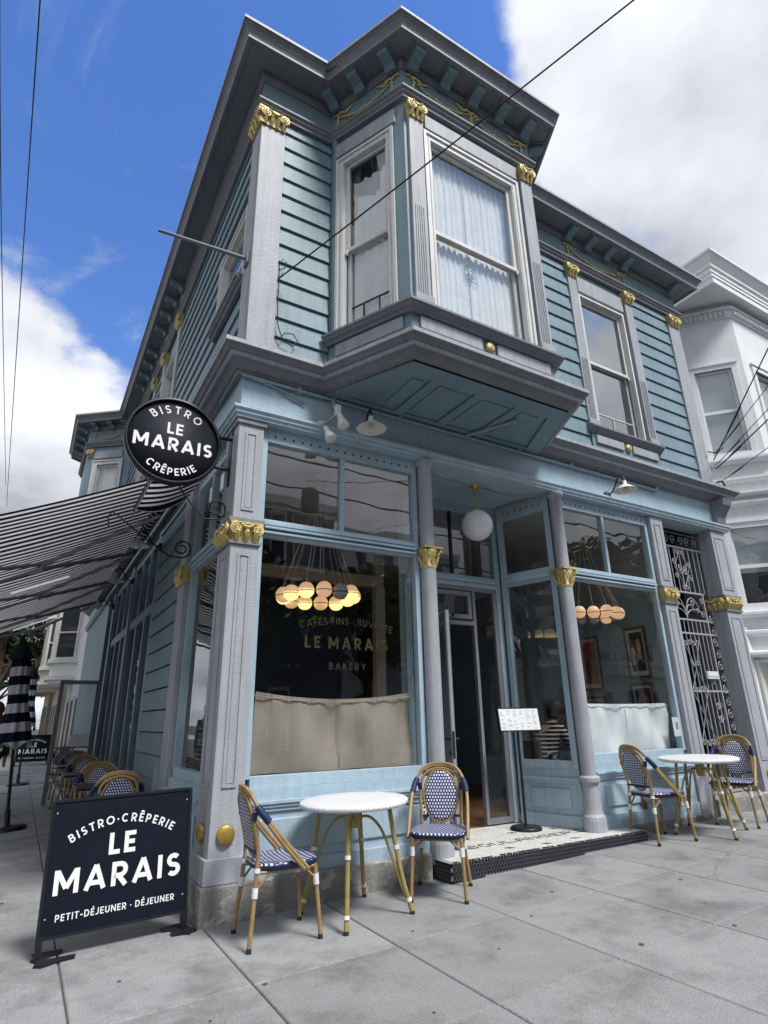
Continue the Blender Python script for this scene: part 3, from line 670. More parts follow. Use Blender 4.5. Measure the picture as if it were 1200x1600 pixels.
# gold capitals
def capital(P, u0, u1, d0, z0, z1, name='capital', parent=None, rich=1.0):
    mb = MB(); h = z1-z0; wd = u1-u0; c = (u0+u1)/2
    mb.hexa([P(u0+0.01,d0-0.06,z0),P(u1-0.01,d0-0.06,z0),P(u1-0.01,d0+0.012,z0),P(u0+0.01,d0+0.012,z0),
             P(u0-0.015,d0-0.06,z1-0.02),P(u1+0.015,d0-0.06,z1-0.02),P(u1+0.015,d0+0.035,z1-0.02),P(u0-0.015,d0+0.035,z1-0.02)])
    mb.pbox(P, u0-0.02, u1+0.02, d0-0.06, d0+0.04, z1-0.02, z1)
    R0 = 0.30*h
    for sgn in (-1, 1):      # volutes with an eye
        pts = []; cu, cz = c+sgn*(wd/2-R0*0.55), z1-0.02-R0
        for i in range(21):
            a = PI/2+i/20*4.2*PI; r = R0*(1-0.80*i/20)
            pts.append(P(cu-sgn*r*math.cos(a), d0+0.040+0.016*i/20, cz+r*math.sin(a)))
        mb.tube(pts, [0.085*h*(1-0.5*i/20) for i in range(21)], 6); mb.ball(P(cu, d0+0.05, cz), 0.085*h, 7, 5)
    nl = max(3, int(wd/0.07))
    for i in range(nl):      # acanthus leaves curling outwards
        uu = u0+wd*(i+0.5)/nl; tw = wd/nl*0.34
        mb.tube([P(uu, d0+0.006, z0), P(uu, d0+0.022, z0+0.22*h), P(uu, d0+0.042, z0+0.42*h), P(uu, d0+0.062, z0+0.50*h), P(uu, d0+0.066, z0+0.43*h)], [tw*0.75,tw,tw*0.95,tw*0.6,tw*0.25], 7)
        if i: 
            ub = u0+wd*i/nl; mb.tube([P(ub, d0+0.01, z0+0.1*h), P(ub, d0+0.025, z0+0.45*h), P(ub, d0+0.042, z0+0.62*h)], [0.008,0.010,0.005], 6)
    pts = [P(u0+wd*(0.22+0.56*t), d0+0.050, z1-0.10*h-0.20*h*math.sin(PI*t)) for t in [i/10 for i in range(11)]]
    mb.tube(pts, [0.03*h+0.06*h*math.sin(PI*i/10) for i in range(11)], 6)
    for i in range(7): mb.ball(P(u0+wd*(0.24+0.52*i/6), d0+0.060, z1-0.12*h-0.19*h*math.sin(PI*i/6)), 0.055*h, 6, 4)
    return mb.build(name, 'gold', parent or B)
def pilaster(P, u0, u1, z0, z1, flutes=None, base=True, dd=0.045, mat='lavender'):
    mb = MB(); mb.pbox(P, u0, u1, -0.01, dd, z0, z1)
    if base: mb.pbox(P, u0-0.02, u1+0.02, -0.01, dd+0.025, z0, z0+0.13)
    o = mb.build('pilaster', mat, B, bevel=0.004)
    if flutes:
        f = MB(); n = 5; wd = (u1-u0-0.05)/n
        for i in range(n): f.pbox(P, u0+0.03+i*wd, u0+0.03+i*wd+wd*0.45, dd, dd+0.008, z0+0.14, flutes)
        f.build('flute', mat, o)
    return o
pilaster(UPF, 0.0, 0.28, 4.70, 7.68, None, False)
m = MB(); m.pbox(UPS, 0.052, 0.30, -0.01, 0.045, 4.70, 7.68); m.build('pilaster', 'lavender', B, bevel=0.004)
capital(UPF, 0.0, 0.28, 0.05, 7.66, 7.87); capital(UPS, -0.04, 0.28, 0.05, 7.66, 7.87)
pilaster(UPF, 7.30, 7.60, 4.70, 7.68, None, False); capital(UPF, 7.32, 7.58, 0.05, 7.66, 7.87)
pilaster(UPF, 4.84, 5.02, 5.06, 7.68, 6.2); pilaster(UPF, 6.15, 6.33, 5.06, 7.68, 6.2)
capital(UPF, 4.83, 5.03, 0.05, 7.66, 7.87); capital(UPF, 6.14, 6.34, 0.05, 7.66, 7.87)
pilaster(BAYF, 1.37, 1.55, 5.08, 7.64, 6.35); pilaster(BAYF, 3.02, 3.20, 5.08, 7.64, 6.35)
capital(BAYF, 1.36, 1.56, 0.05, 7.62, 7.83); capital(BAYF, 3.01, 3.21, 0.05, 7.62, 7.83)
for u in (4.05, 5.32, 6.30, 7.57): pilaster(UPS, u, u+0.23, 5.06, 7.68, 6.2); capital(UPS, u, u+0.23, 0.05, 7.66, 7.87)
capital(SBN, 1.03, 1.17, 0.02, 7.62, 7.83)
m = MB(); m.tube([(0.905,-0.035,5.10),(0.905,-0.035,7.86)], 0.028, 8); m.tube([(0.905,-0.035,5.06),(0.905,-0.035,5.16)], 0.042, 8); m.tube([(0.905,-0.035,7.72),(0.905,-0.035,7.80),(0.905,-0.035,7.87)], [0.028,0.045,0.045], 8)
m.build('corner_bead', 'siding', B)

# sash windows
def curtain(P, u0, u1, z0, z1, d, mat, parent, folds=9, amp=0.012, gather=0.0, seed=0, part=1.0):
    rr = random.Random(seed); mb = MB(); nu, nz = folds*6, 8
    ph = [rr.uniform(0, 6) for _ in range(4)]
    vs = []
    for j in range(nz+1):
        t = j/nz; z = z0+(z1-z0)*t
        for i in range(nu+1):
            s = i/nu; u = u0+(u1-u0)*s
            u += gather*math.sin(PI*2*s)*(1-t)
            dd = amp*(math.sin(s*folds*2*PI+ph[0]+0.5*math.sin(3*t+ph[1]))+0.5*math.sin(s*folds*3.3*PI+ph[2]))*(0.6+0.4*t)
            vs.append(P(u, d+dd, z))
    fs = [(j*(nu+1)+i, j*(nu+1)+i+1, (j+1)*(nu+1)+i+1, (j+1)*(nu+1)+i) for j in range(nz) for i in range(nu)]
    mb.add(vs, fs, 0, True)
    return mb.build('curtain', mat, parent)
def sash(P, u0, u1, z0, z1, zm, cas=0.085, mat='white', curt=None, sill=False, head=True, glassm='oldglass', dd=0.02):
    u0 += 0.005; u1 -= 0.005; z1 -= 0.005; z0 += 0.005
    mb = MB()
    mb.pbox(P, u0-cas, u0, -0.05, dd, z0-0.02, z1+cas); mb.pbox(P, u1, u1+cas, -0.05, dd, z0-0.02, z1+cas)
    mb.pbox(P, u0, u1, -0.05, dd, z1, z1+cas)
    mb.pbox(P, u0-cas-0.012, u0-cas+0.022, dd-0.001, dd+0.018, z0-0.02, z1+cas+0.010); mb.pbox(P, u1+cas-0.022, u1+cas+0.012, dd-0.001, dd+0.018, z0-0.02, z1+cas+0.010)
    mb.pbox(P, u0-cas+0.0225, u1+cas-0.0225, dd-0.001, dd+0.018, z1+cas-0.022, z1+cas+0.010)
    mb.pbox(P, u0-0.03, u0-0.012, dd-0.001, dd+0.008, z0-0.02, z1+0.028); mb.pbox(P, u1+0.012, u1+0.03, dd-0.001, dd+0.008, z0-0.02, z1+0.028)
    w_ = mb.build('window', mat, B)
    u0 += 0.003; u1 -= 0.003; z1 -= 0.003
    s = MB(); t = 0.045
    # upper sash outside, lower sash set back
    for (a, b, d) in ((zm-0.02, z1, -0.035), (z0, zm+0.025, -0.075)):
        s.pbox(P, u0, u0+t, d-0.03, d, a, b); s.pbox(P, u1-t, u1, d-0.03, d, a, b)
        s.pbox(P, u0+t, u1-t, d-0.03, d, b-t, b) if d > -0.05 else s.pbox(P, u0+t, u1-t, d-0.03, d-0.001, b-t, b)
        s.pbox(P, u0+t, u1-t, d-0.03, d, a, a+t)
    for u in (u0+0.022, u1-0.022):
        s.tube([P(u, -0.033, zm-0.02), P(u, -0.020, zm-0.05), P(u, -0.03, zm-0.075)], 0.014, 6)
    s.build('sash', mat, w_)
    for (a, b, d) in ((zm+0.025, z1-t, -0.05), (z0+t, zm-0.02, -0.09)):
        g = MB(); g.add([P(u0+t,d,a),P(u1-t,d,a),P(u1-t,d,b),P(u0+t,d,b)], [(0,1,2,3)]); g.build('pane', glassm, w_)
    if curt: curt(w_)
    return w_
def lacefront(w_):
    curtain(BAYF, 1.63, 2.20, 5.15, 7.58, -0.140, 'lace', w_, 7, 0.012, 0.02, 1); curtain(BAYF, 2.215, 2.90, 5.15, 7.58, -0.140, 'lace', w_, 8, 0.012, 0.02, 2)
    m = MB()   # lace medallion motif
    c = (2.22, 5.92)
    pts = [(-0.085,-0.10),(-0.085,0.09),(-0.05,0.125),(0,0.14),(0.05,0.125),(0.085,0.09),(0.085,-0.10)]
    m.tube([BAYF(c[0]+a, -0.115, c[1]+b) for a, b in pts], 0.0045, 5, closed=True)
    for (a, b, r) in ((0,0.02,0.028),(-0.035,-0.03,0.02),(0.035,-0.03,0.02),(0,-0.06,0.018),(-0.045,0.04,0.015),(0.045,0.04,0.015)):
        m.tube([BAYF(c[0]+a+r*math.cos(t), -0.115, c[1]+b+r*math.sin(t)) for t in [k*PI/4 for k in range(8)]], 0.0055, 4, closed=True)
    m.build('lace_motif', 'shadeblind', w_)
sash(BAYF, *BF, 6.20, curt=lacefront)
def linen(w_):
    curtain(BAYL, 0.27, 0.82, 5.15, 7.22, -0.125, 'lace', w_, 4, 0.016, 0.03, 3); curtain(BAYL, 0.18, 0.33, 5.15, 7.58, -0.165, 'curtain_linen', w_, 3, 0.015, 0.0, 4); curtain(BAYL, 0.55, 0.82, 7.1, 7.58, -0.165, 'curtain_linen', w_, 3, 0.015, 0.0, 14)
    s = MB(); s.pbox(BAYL, 0.245, 0.755, -0.098, -0.080, 5.44, 5.452); s.pbox(BAYL, 0.40, 0.415, -0.098, -0.080, 5.215, 5.44); s.pbox(BAYL, 0.60, 0.608, -0.098, -0.080, 5.215, 5.44); s.build('screen_frame', 'picframe', w_)
sash(BAYL, *BL, 6.20, curt=linen)
sash(BAYR, *BL, 6.20)
def screen2(w_):
    s = MB(); s.pbox(UPF, 5.105, 5.985, -0.099, -0.080, 5.42, 5.435); s.pbox(UPF, 5.53, 5.545, -0.099, -0.080, 5.215, 5.42); s.build('screen_frame', 'white', w_)
sash(UPF, *WIN2, 6.25, cas=0.03+0.0, curt=screen2, glassm='blueglass')
sash(UPS, *SW1, 6.25, cas=0.075, curt=lambda w_: curtain(UPS, 0.42, 1.36, 5.85, 6.72, -0.15, 'lace', w_, 6, 0.012, 0, 5))
sash(UPS, *SW2, 6.2, cas=0.06, curt=lambda w_: curtain(UPS, 4.35, 5.25, 5.15, 7.3, -0.15, 'lace', w_, 6, 0.012, 0, 6))
sash(UPS, *SW3, 6.2, cas=0.06, curt=lambda w_: curtain(UPS, 6.6, 7.5, 5.15, 7.3, -0.15, 'lace', w_, 6, 0.012, 0, 7))
sash(SBN, *SBL, 6.2, cas=0.11, curt=lambda w_: curtain(SBN, 0.3, 0.88, 5.15, 7.4, -0.15, 'lace', w_, 6, 0.012, 0, 8))
# sills and aprons
def sill_sweep(path, z=5.06):
    mb = MB(); mb.sweep(path, [(0.0,z-0.07),(0.045,z-0.07),(0.055,z-0.045),(0.085,z-0.03),(0.10,z-0.005),(0.115,z),(0.115,z+0.025),(0.0,z+0.045)]); mb.build('sill', 'greytrim', B)
sill_sweep([(0.88,0.04),(1.33,-0.88),(3.22,-0.88),(3.67,0.04)])
sill_sweep([(4.80,0.04),(6.38,0.04)])
sill_sweep([(0.04,5.65),(0.04,3.98)]); sill_sweep([(0.04,7.9),(0.04,6.23)]); sill_sweep([(0.04,1.50),(0.04,0.31)], 5.76)
def apron(P, u0, u1, z0, z1, disc=None):
    us = [(u0, u1)] if disc is None else [(u0, disc-0.10), (disc+0.10, u1)]
    for a, b in us:
        mb = MB(); mb.pbox(P, a, b, 0.002, 0.028, z0, z1); mb.build('apron_panel', 'lavender', B, bevel=0.006)
    if disc is not None:
        mb = MB(); q = P(disc, 0.0, (z0+z1)/2); mb.lathe([(0.055,0),(0.055,0.03),(0.048,0.04),(0.0,0.042)], q, 18, axis=P.n); mb.build('gold_disc', 'gold', B)
apron(BAYL, 0.12, 0.94, 4.835, 4.975); apron(BAYF, 1.42, 3.14, 4.835, 4.975, 2.28)
m = MB(); m.pbox(UPF, 4.86, 6.32, -0.01, 0.03, 4.66, 4.99); m.build('apron', 'siding', B)
AP2 = plane((0,0.01), (1,0), (0,-1)); apron(AP2, 4.93, 6.25, 4.84, 4.965, 5.59)
# head panels between window and belt
def headpanel(P, u0, u1, z0, z1):
    mb = MB(); mb.pbox(P, u0, u1, -0.005, 0.03, z0, z1); mb.build('head_panel', 'lavender', B, bevel=0.005)
headpanel(BAYL, 0.10, 0.92, 7.60, 7.80); headpanel(BAYF, 1.60, 2.98, 7.60, 7.80); headpanel(UPF, 5.06, 6.11, 7.46, 7.74); headpanel(SBN, 0.22, 0.98, 7.56, 7.76)
# gold garlands on the frieze
def garland(P, u0, u1, zt, sag, n=22):
    mb = MB(); rr = random.Random(int(u0*100))
    for i in range(n+1):
        t = i/n; u = u0+(u1-u0)*t; z = zt-sag*(1-(2*t-1)**2)
        s = 0.013+0.008*math.sin(PI*t)
        mb.ball(P(u, 0.045+rr.uniform(-0.004,0.006), z+rr.uniform(-0.005,0.005)), s*rr.uniform(0.8,1.25), 6, 4)
    for u in (u0, u1):          # bow with hanging drop
        for j in range(7): mb.ball(P(u+rr.uniform(-0.010,0.010), 0.045, zt+0.03-j*0.030), 0.018*rr.uniform(0.7,1.2), 6, 4)
        for sg in (-1, 1):
            for j in range(4): mb.ball(P(u+sg*(0.016+0.022*j), 0.045, zt+0.035+0.010*math.sin(j*1.2)), 0.016*rr.uniform(0.7,1.2), 6, 4)
    for sg, u in ((1, u0), (-1, u1)):   # trailing ribbon
        pts = [P(u+sg*(0.06+0.17*t), 0.042, zt+0.03-0.03*math.sin(t*5)) for t in [k/6 for k in range(7)]]
        mb.tube(pts, [0.006,0.011,0.013,0.013,0.012,0.010,0.004], 5)
    mb.build('garland', 'oldgold', B)
garland(BAYL, 0.14, 0.92, 8.235, 0.14); garland(BAYF, 1.45, 2.28, 8.235, 0.14); garland(BAYF, 2.29, 3.10, 8.235, 0.14); garland(UPF, 4.93, 6.24, 8.235, 0.14, 30)
garland(UPS, 4.16, 5.43, 8.235, 0.14); garland(UPS, 6.4, 7.68, 8.235, 0.14); garland(SBN, 0.22, 1.02, 8.235, 0.14)
# panelled soffit under the bay
BP = [(0.88,0.04),(1.33,-0.88),(3.22,-0.88),(3.67,0.04)]
m = MB(); m.prism([(0.87,0.035),(1.31,-0.90),(3.24,-0.90),(3.68,0.035)], 4.406, 4.43); soff = m.build('soffit', 'teal', B)
m = MB(); m.sweep(BP, [(0.075,4.381),(-0.11,4.381),(-0.11,4.4055),(0.075,4.4055)]); m.box(1.06,3.50,-0.10,-0.003,4.3815,4.4055)
for a in (1.66, 2.20, 2.74): m.prism([(a-0.05,-0.77),(a+0.05,-0.77),(a+0.05,-0.10),(a-0.05,-0.10)], 4.382, 4.4055)
m.build('soffit_frame', 'teal', soff)
for a, b in ((1.40,1.61),(1.71,2.15),(2.25,2.69),(2.79,3.12)):
    mb = MB(); mb.box(a+0.04, b-0.04, -0.70, -0.16, 4.394, 4.4055); mb.build('soffit_panel', 'teal', soff, bevel=0.004)
m = MB(); m.tube([(2.60,-0.03,4.366),(2.84,-0.52,4.370)], 0.018, 8); m.ball((2.86,-0.56,4.37), 0.03, 8, 5); m.build('soffit_pipe', 'conduit', B)
# bird spikes on ledges
m = MB()
def spikes(P, u0, u1, d, z, h=0.09, step=0.055):
    u = u0
    while u < u1:
        for s in (-1, 0, 1):
            a = P(u+random.uniform(-0.01,0.01), d, z); b = P(u+s*0.022, d+s*0.02, z+h*random.uniform(0.85,1.1))
            m.add([(a[0]-0.0012,a[1],a[2]),(a[0]+0.0012,a[1],a[2]),b], [(0,1,2)])
        u += step
spikes(UPF, 0.0, 0.85, 0.22, 4.60); spikes(BAYL, 0.05, 1.0, 0.22, 4.60); spikes(BAYF, 1.3, 3.3, 0.22, 4.60); spikes(UPF, 3.9, 7.5, 0.22, 4.60)
spikes(BAYF, 1.2, 3.4, 0.36, 8.65, 0.11); spikes(UPF, 4.0, 7.6, 0.36, 8.65, 0.11); spikes(UPF, -0.2, 0.7, 0.36, 8.65, 0.11)
tag(m.build('bird_spikes', 'gateiron', B), kind='stuff')

# ---------------- ground floor shop front
STO = [(0.0,15.0),(0.0,0.0),(7.62,0.0),(7.62,0.6)]
m = MB(); m.sweep(STO, [(-0.30,4.05),(0.0,4.05),(0.0,4.384),(-0.30,4.384)]); m.build('fascia', 'shopblue', B)
m = MB(); m.sweep(STO, [(-0.28,3.93),(0.035,3.93),(0.035,3.95),(0.055,3.965),(0.055,3.99),(0.075,4.005),(0.075,4.03),(0.03,4.05),(-0.28,4.05)]); m.build('architrave', 'shopblue', B)
# corner pillar
def panelled(P, u0, u1, z0, z1, d, parent, t=0.030):
    mb = MB()
    mb.pbox(P, u0, u1, d-0.001, d+0.010, z0, z0+t*0.6); mb.pbox(P, u0, u1, d-0.001, d+0.010, z1-t*0.6, z1)
    mb.pbox(P, u0, u0+t*0.6, d-0.001, d+0.010, z0+t*0.6, z1-t*0.6); mb.pbox(P, u1-t*0.6, u1, d-0.001, d+0.010, z0+t*0.6, z1-t*0.6)
    mb.pbox(P, u0+t, u1-t, d-0.001, d+0.004, z0+t, z1-t)
    return mb.build('panel_moulding', 'lavender', parent)
m = MB(); m.box(0.0,0.245,0.0,0.40,0.40,2.74); m.box(0.0,0.235,0.0,0.40,2.96,3.90); pil = m.build('corner_pillar', 'lavender', B, bevel=0.006)
m = MB(); m.box(-0.03,0.275,-0.03,0.45,0.24,0.405); m.build('plinth', 'lavender', pil, bevel=0.006)
for bx_ in ((-0.02,0.26,-0.02,0.42,2.74,2.765),(-0.035,0.275,-0.035,0.435,2.935,2.965),(-0.02,0.255,-0.02,0.42,3.88,3.93)): m = MB(); m.box(*bx_); m.build('pillar_cap', 'greytrim', pil)
m = MB(); m.box(0.0,0.24,0.0,0.40,2.765,2.935); m.build('pillar_core', 'gold', pil)
panelled(FRONT, 0.065, 0.175, 0.86, 2.66, 0.0, pil); panelled(FRONT, 0.065, 0.175, 3.05, 3.80, 0.0, pil)
panelled(SIDE, 0.09, 0.29, 0.86, 2.66, 0.0, pil); panelled(SIDE, 0.09, 0.29, 3.05, 3.80, 0.0, pil)
capital(FRONT, 0.0, 0.245, 0.0, 2.765, 2.935, parent=pil); capital(SIDE, 0.0, 0.38, 0.0, 2.765, 2.935, parent=pil)
for P, u in ((FRONT, 0.118), (SIDE, 0.20)):
    m = MB(); m.lathe([(0.066,0.0),(0.066,0.022),(0.058,0.030),(0.0,0.030)], P(u, 0, 0.55), 24, axis=P.n); m.build('brass_disc', 'brass', pil)
# stone base course
for bx_ in ((-0.045,1.90,-0.045,0.10,-0.08,0.238),(-0.045,0.10,0.10,3.7,-0.25,0.238),(4.50,6.0,-0.02,0.1,0.0,0.20)):
    m = MB(); m.box(*bx_); m.build('stone_base', 'stone', B, bevel=0.012)
m = MB(); m.box(0.01,0.1,3.7,15.0,-0.45,0.30); m.build('side_base', 'teal', B)
# shop window bays
def shop_bay(P, u0, u1, zs, mull, zwin=0.92, curtmat=None):
    """frame, stall riser panels, transom bar, panes"""
    f = MB(); d0, d1 = -0.13, -0.055
    f.pbox(P, u0, u0+0.05, d0, d1, zwin-0.02, 3.93); f.pbox(P, u1-0.05, u1, d0, d1, zwin-0.02, 3.93)
    f.pbox(P, u0+0.05, u1-0.05, d0, d1, 3.78, 3.93)
    f.pbox(P, u0+0.05, u1-0.05, d0, d1, 2.86, 3.02)
    f.pbox(P, u0+0.05, u1-0.05, d1, d1+0.03, 2.885, 2.905); f.pbox(P, u0+0.05, u1-0.05, d1, d1+0.045, 2.925, 2.945); f.pbox(P, u0+0.05, u1-0.05, d1, d1+0.02, 2.965, 3.0)
    for mu in mull: f.pbox(P, mu-0.022, mu+0.022, d0+0.01, d1-0.005, 3.02, 3.78)
    f.pbox(P, u0+0.05, u1-0.05, d0, d1, zwin-0.09, zwin)
    fr = f.build('shop_window', 'shopblue', B, bevel=0.003)
    b = MB(); nn = int((u1-u0-0.2)/0.085)
    for i in range(nn):
        q = P(u0+0.12+i*(u1-u0-0.24)/(nn-1), d1-0.002, 3.845); b.lathe([(0.011,0),(0.011,0.0055),(0.0,0.006)], q, 8, axis=P.n)
    b.build('vent_hole', 'rubber', fr)
    ed = [u0+0.05]+[v for mu in mull for v in (mu-0.022, mu+0.022)]+[u1-0.05]
    for a, c in zip(ed[0::2], ed[1::2]):
        g = MB(); g.add([P(a,-0.095,3.02),P(c,-0.095,3.02),P(c,-0.095,3.78),P(a,-0.095,3.78)], [(0,1,2,3)]); g.build('pane', 'shopglass', fr)
    g = MB(); g.add([P(u0+0.05,-0.095,zwin),P(u1-0.05,-0.095,zwin),P(u1-0.05,-0.095,2.86),P(u0+0.05,-0.095,2.86)], [(0,1,2,3)]); g.build('pane', 'shopglass', fr)
    return fr
def riser(P, u0, u1, panel=True, zb=0.22):
    r = MB(); r.pbox(P, u0, u1, -0.16, -0.03, zb, 0.83); ro = r.build('stall_riser', 'shopblue', B)
    r = MB(); r.pbox(P, u0, u1, -0.032, 0.0, 0.70, 0.725); r.pbox(P, u0, u1, -0.032, -0.012, 0.672, 0.70); r.pbox(P, u0, u1, -0.032, 0.012, 0.725, 0.745); r.build('ledge', 'shopblue', ro)
    if panel:
        r = MB(); r.pbox(P, u0+0.13, u1-0.10, -0.032, -0.012, 0.40, 0.62); r.build('riser_panel', 'shopblue', ro, bevel=0.012)
    r = MB(); r.pbox(P, u0, u1, -0.032, -0.005, zb, 0.33); r.build('skirting', 'shopblue', ro, bevel=0.004)
    return ro
W1 = shop_bay(FRONT, 0.246, 1.945, None, [1.075]); riser(FRONT, 0.246, 1.945)
W2 = shop_bay(FRONT, 4.075, 5.78, None, [4.87]); riser(FRONT, 4.09, 5.79, True, 0.12)
W3 = shop_bay(SIDE, 0.402, 1.70, None, [1.05]); riser(SIDE, 0.402, 1.70)
# peeled paint on the right riser
m = MB(); m.add([FRONT(a, -0.0115, b) for a, b in ((4.72,0.50),(4.79,0.49),(4.80,0.44),(4.84,0.40),(4.85,0.34),(4.80,0.33),(4.77,0.38),(4.74,0.40),(4.75,0.45))], [tuple(range(9))]); m.build('peeled_patch', 'peel', B)
m = MB(); m.add([FRONT(a, 0.003, b) for a, b in ((0.275,0.35),(0.30,0.40),(0.40,0.405),(0.47,0.38),(0.45,0.345),(0.36,0.34))], [tuple(range(6))]); m.build('peeled_patch', 'peel', B)
# round iron columns at the entrance
def column(x, y=0.02):
    mb = MB(); mb.lathe([(0.078,0.2),(0.078,2.74)], (x,y,0), 20); mb.lathe([(0.074,2.95),(0.074,3.86),(0.10,3.875),(0.10,3.93)], (x,y,0), 20)
    mb.lathe([(0.122,0.15),(0.122,0.30),(0.116,0.335),(0.100,0.36),(0.094,0.40),(0.084,0.64),(0.092,0.655),(0.112,0.665),(0.114,0.70),(0.108,0.712),(0.084,0.722)], (x,y,0), 20, smooth=False)
    o = mb.build('column', 'lavender', B)
    c = MB(); c.lathe([(0.082,2.74),(0.088,2.76),(0.080,2.775),(0.078,2.86),(0.115,2.93),(0.105,2.94)], (x,y,0), 16)
    c.box(x-0.115,x+0.115,y-0.115,y+0.115,2.938,2.955)
    for k in range(4):
        a = PI/4+k*PI/2; dx, dy = math.cos(a), math.sin(a)
        pts = []
        for i in range(13):
            t = i/12*2.4*PI; r = 0.040*(1-i/15)
            pts.append((x+dx*(0.105+r*math.cos(t)), y+dy*(0.105+r*math.cos(t)), 2.895+r*math.sin(t)))
        c.tube(pts, 0.011, 6)
    for k in range(8):
        a = k*PI/4; c.tube([(x+0.078*math.cos(a), y+0.078*math.sin(a), 2.77),(x+0.095*math.cos(a), y+0.095*math.sin(a), 2.83),(x+0.115*math.cos(a), y+0.115*math.sin(a), 2.865)], [0.016,0.018,0.008], 6)
    c.build('column_capital', 'gold', o)
column(2.03); column(3.985)
# recessed entry: slanted side windows, door wall, ceiling
ENR = plane((3.93,0.10), (-0.22,0.71), (-0.71,-0.22)); ENL = plane((2.09,0.10), (0.22,0.71), (0.71,-0.22)); LEN = math.hypot(0.22,0.71)
def entry_side(P):
    f = MB(); d0, d1 = -0.07, 0.0
    for (a, b, c, d) in ((0.0,0.07,0.78,3.93),(LEN-0.06,LEN,0.2,3.93),(0.07,LEN-0.06,3.74,3.93),(0.07,LEN-0.06,2.86,3.02),(0.07,LEN-0.06,0.78,0.86)): f.pbox(P, a, b, d0, d1, c, d)
    f.pbox(P, 0.07, LEN-0.06, d1, d1+0.02, 2.90, 2.94)
    fr = f.build('entry_window', 'shopblue', B, bevel=0.003)
    b = MB()
    for i in range(7): b.lathe([(0.011,0),(0.011,0.0055),(0.0,0.006)], P(0.12+i*0.085, d1-0.002, 3.83), 8, axis=P.n)
    b.build('vent_hole', 'rubber', fr)
    for z0, z1 in ((3.02,3.74),(0.86,2.86)):
        g = MB(); g.add([P(0.07,-0.035,z0),P(LEN-0.06,-0.035,z0),P(LEN-0.06,-0.035,z1),P(0.07,-0.035,z1)], [(0,1,2,3)]); g.build('pane', 'shopglass', fr)
    r = MB(); r.pbox(P, 0.0, LEN-0.061, d0, -0.012, 0.2, 0.78); ro = r.build('stall_riser', 'shopblue', B)
    r = MB(); r.pbox(P, 0.0, LEN-0.061, -0.013, 0.02, 0.66, 0.685); r.pbox(P, 0.0, LEN-0.061, -0.013, 0.008, 0.63, 0.66); r.pbox(P, 0.0, LEN-0.061, -0.013, 0.012, 0.20, 0.32); r.build('ledge', 'shopblue', ro)
    r = MB(); r.pbox(P, 0.12, LEN-0.15, -0.013, 0.006, 0.38, 0.58); r.build('riser_panel', 'shopblue', ro, bevel=0.01)
entry_side(ENR); entry_side(ENL)
m = MB(); m.prism([(1.90,0.0),(4.12,0.0),(3.75,0.95),(2.25,0.95)], 3.932, 3.96); m.build('entry_ceiling', 'shopblue', B)
DY = 0.86
DW = plane((0,DY), (1,0), (0,-1))
m = MB()
for a, b, c, d in ((2.25,2.33,0.2,3.932),(3.66,3.735,0.2,3.932),(2.33,3.66,2.84,2.98),(2.33,3.66,3.80,3.932)): m.pbox(DW, a, b, -0.08, 0.0, c, d)
m.pbox(DW, 2.33, 3.66, 0.0, 0.03, 2.90, 2.94)
dfr = m.build('door_frame', 'shopblue', B, bevel=0.003)
m = MB(); m.pbox(DW, 2.62, 2.65, -0.05, -0.01, 2.98, 3.80); m.pbox(DW, 2.98, 3.01, -0.05, -0.01, 2.98, 3.80); m.build('transom_bar', 'black', dfr)
for a, b in ((2.33,2.62),(2.65,2.98),(3.01,3.66)):
    g = MB(); g.add([DW(a,-0.03,2.98),DW(b,-0.03,2.98),DW(b,-0.03,3.80),DW(a,-0.03,3.80)], [(0,1,2,3)]); g.build('pane', 'doorglass', dfr)
# grey door set: fixed side light at right, hinged leaf standing open, transom light
m = MB()
for a, b, c, d in ((3.27,3.31,0.21,2.84),(3.60,3.66,0.21,2.84),(3.31,3.60,2.79,2.84),(3.31,3.60,0.21,0.27),(2.58,3.27,2.79,2.84),(2.58,3.27,2.37,2.42),(2.33,2.58,0.21,2.84)): m.pbox(DW, a, b, -0.06, -0.01, c, d)
dset = m.build('door_surround', 'doorgrey', dfr, bevel=0.002)
g = MB(); g.add([DW(3.31,-0.035,0.27),DW(3.60,-0.035,0.27),DW(3.60,-0.035,2.79),DW(3.31,-0.035,2.79)], [(0,1,2,3)]); g.build('pane', 'doorglass', dset)
m = MB()
for a, b, c, d in ((2.60,2.65,2.44,2.77),(3.18,3.23,2.44,2.77),(2.65,3.18,2.44,2.49),(2.65,3.18,2.72,2.77)): m.pbox(DW, a, b, -0.04, 0.012, c, d)
tl = m.build('transom_light', 'doorgrey', dset); g = MB(); g.add([DW(2.65,-0.02,2.49),DW(3.18,-0.02,2.49),DW(3.18,-0.02,2.72),DW(2.65,-0.02,2.72)], [(0,1,2,3)]); g.build('pane', 'doorglass', tl)
m = MB(); m.pbox(DW, 2.92, 2.95, -0.001, 0.03, 2.455, 2.49); m.build('latch', 'black', dset)
dp = plane((2.62,DY-0.02), (-0.33,-0.74), (0.74,-0.33))
m = MB()
for a, b, c, d in ((0.0,0.08,0.22,2.36),(0.74,0.82,0.22,2.36),(0.08,0.74,2.26,2.36),(0.08,0.74,0.22,0.40)): m.pbox(dp, a, b, -0.022, 0.022, c, d)
leaf = m.build('door_leaf', 'doorgrey', dfr, bevel=0.002)
m = MB(); m.pbox(dp, 0.82, 0.826, -0.012, 0.012, 0.22, 2.36); m.build('edge_strip', 'lavender', leaf)
g = MB(); g.add([dp(0.08,0,0.40),dp(0.74,0,0.40),dp(0.74,0,2.26),dp(0.08,0,2.26)], [(0,1,2,3)]); g.build('pane', 'doorglass', leaf)
m = MB()
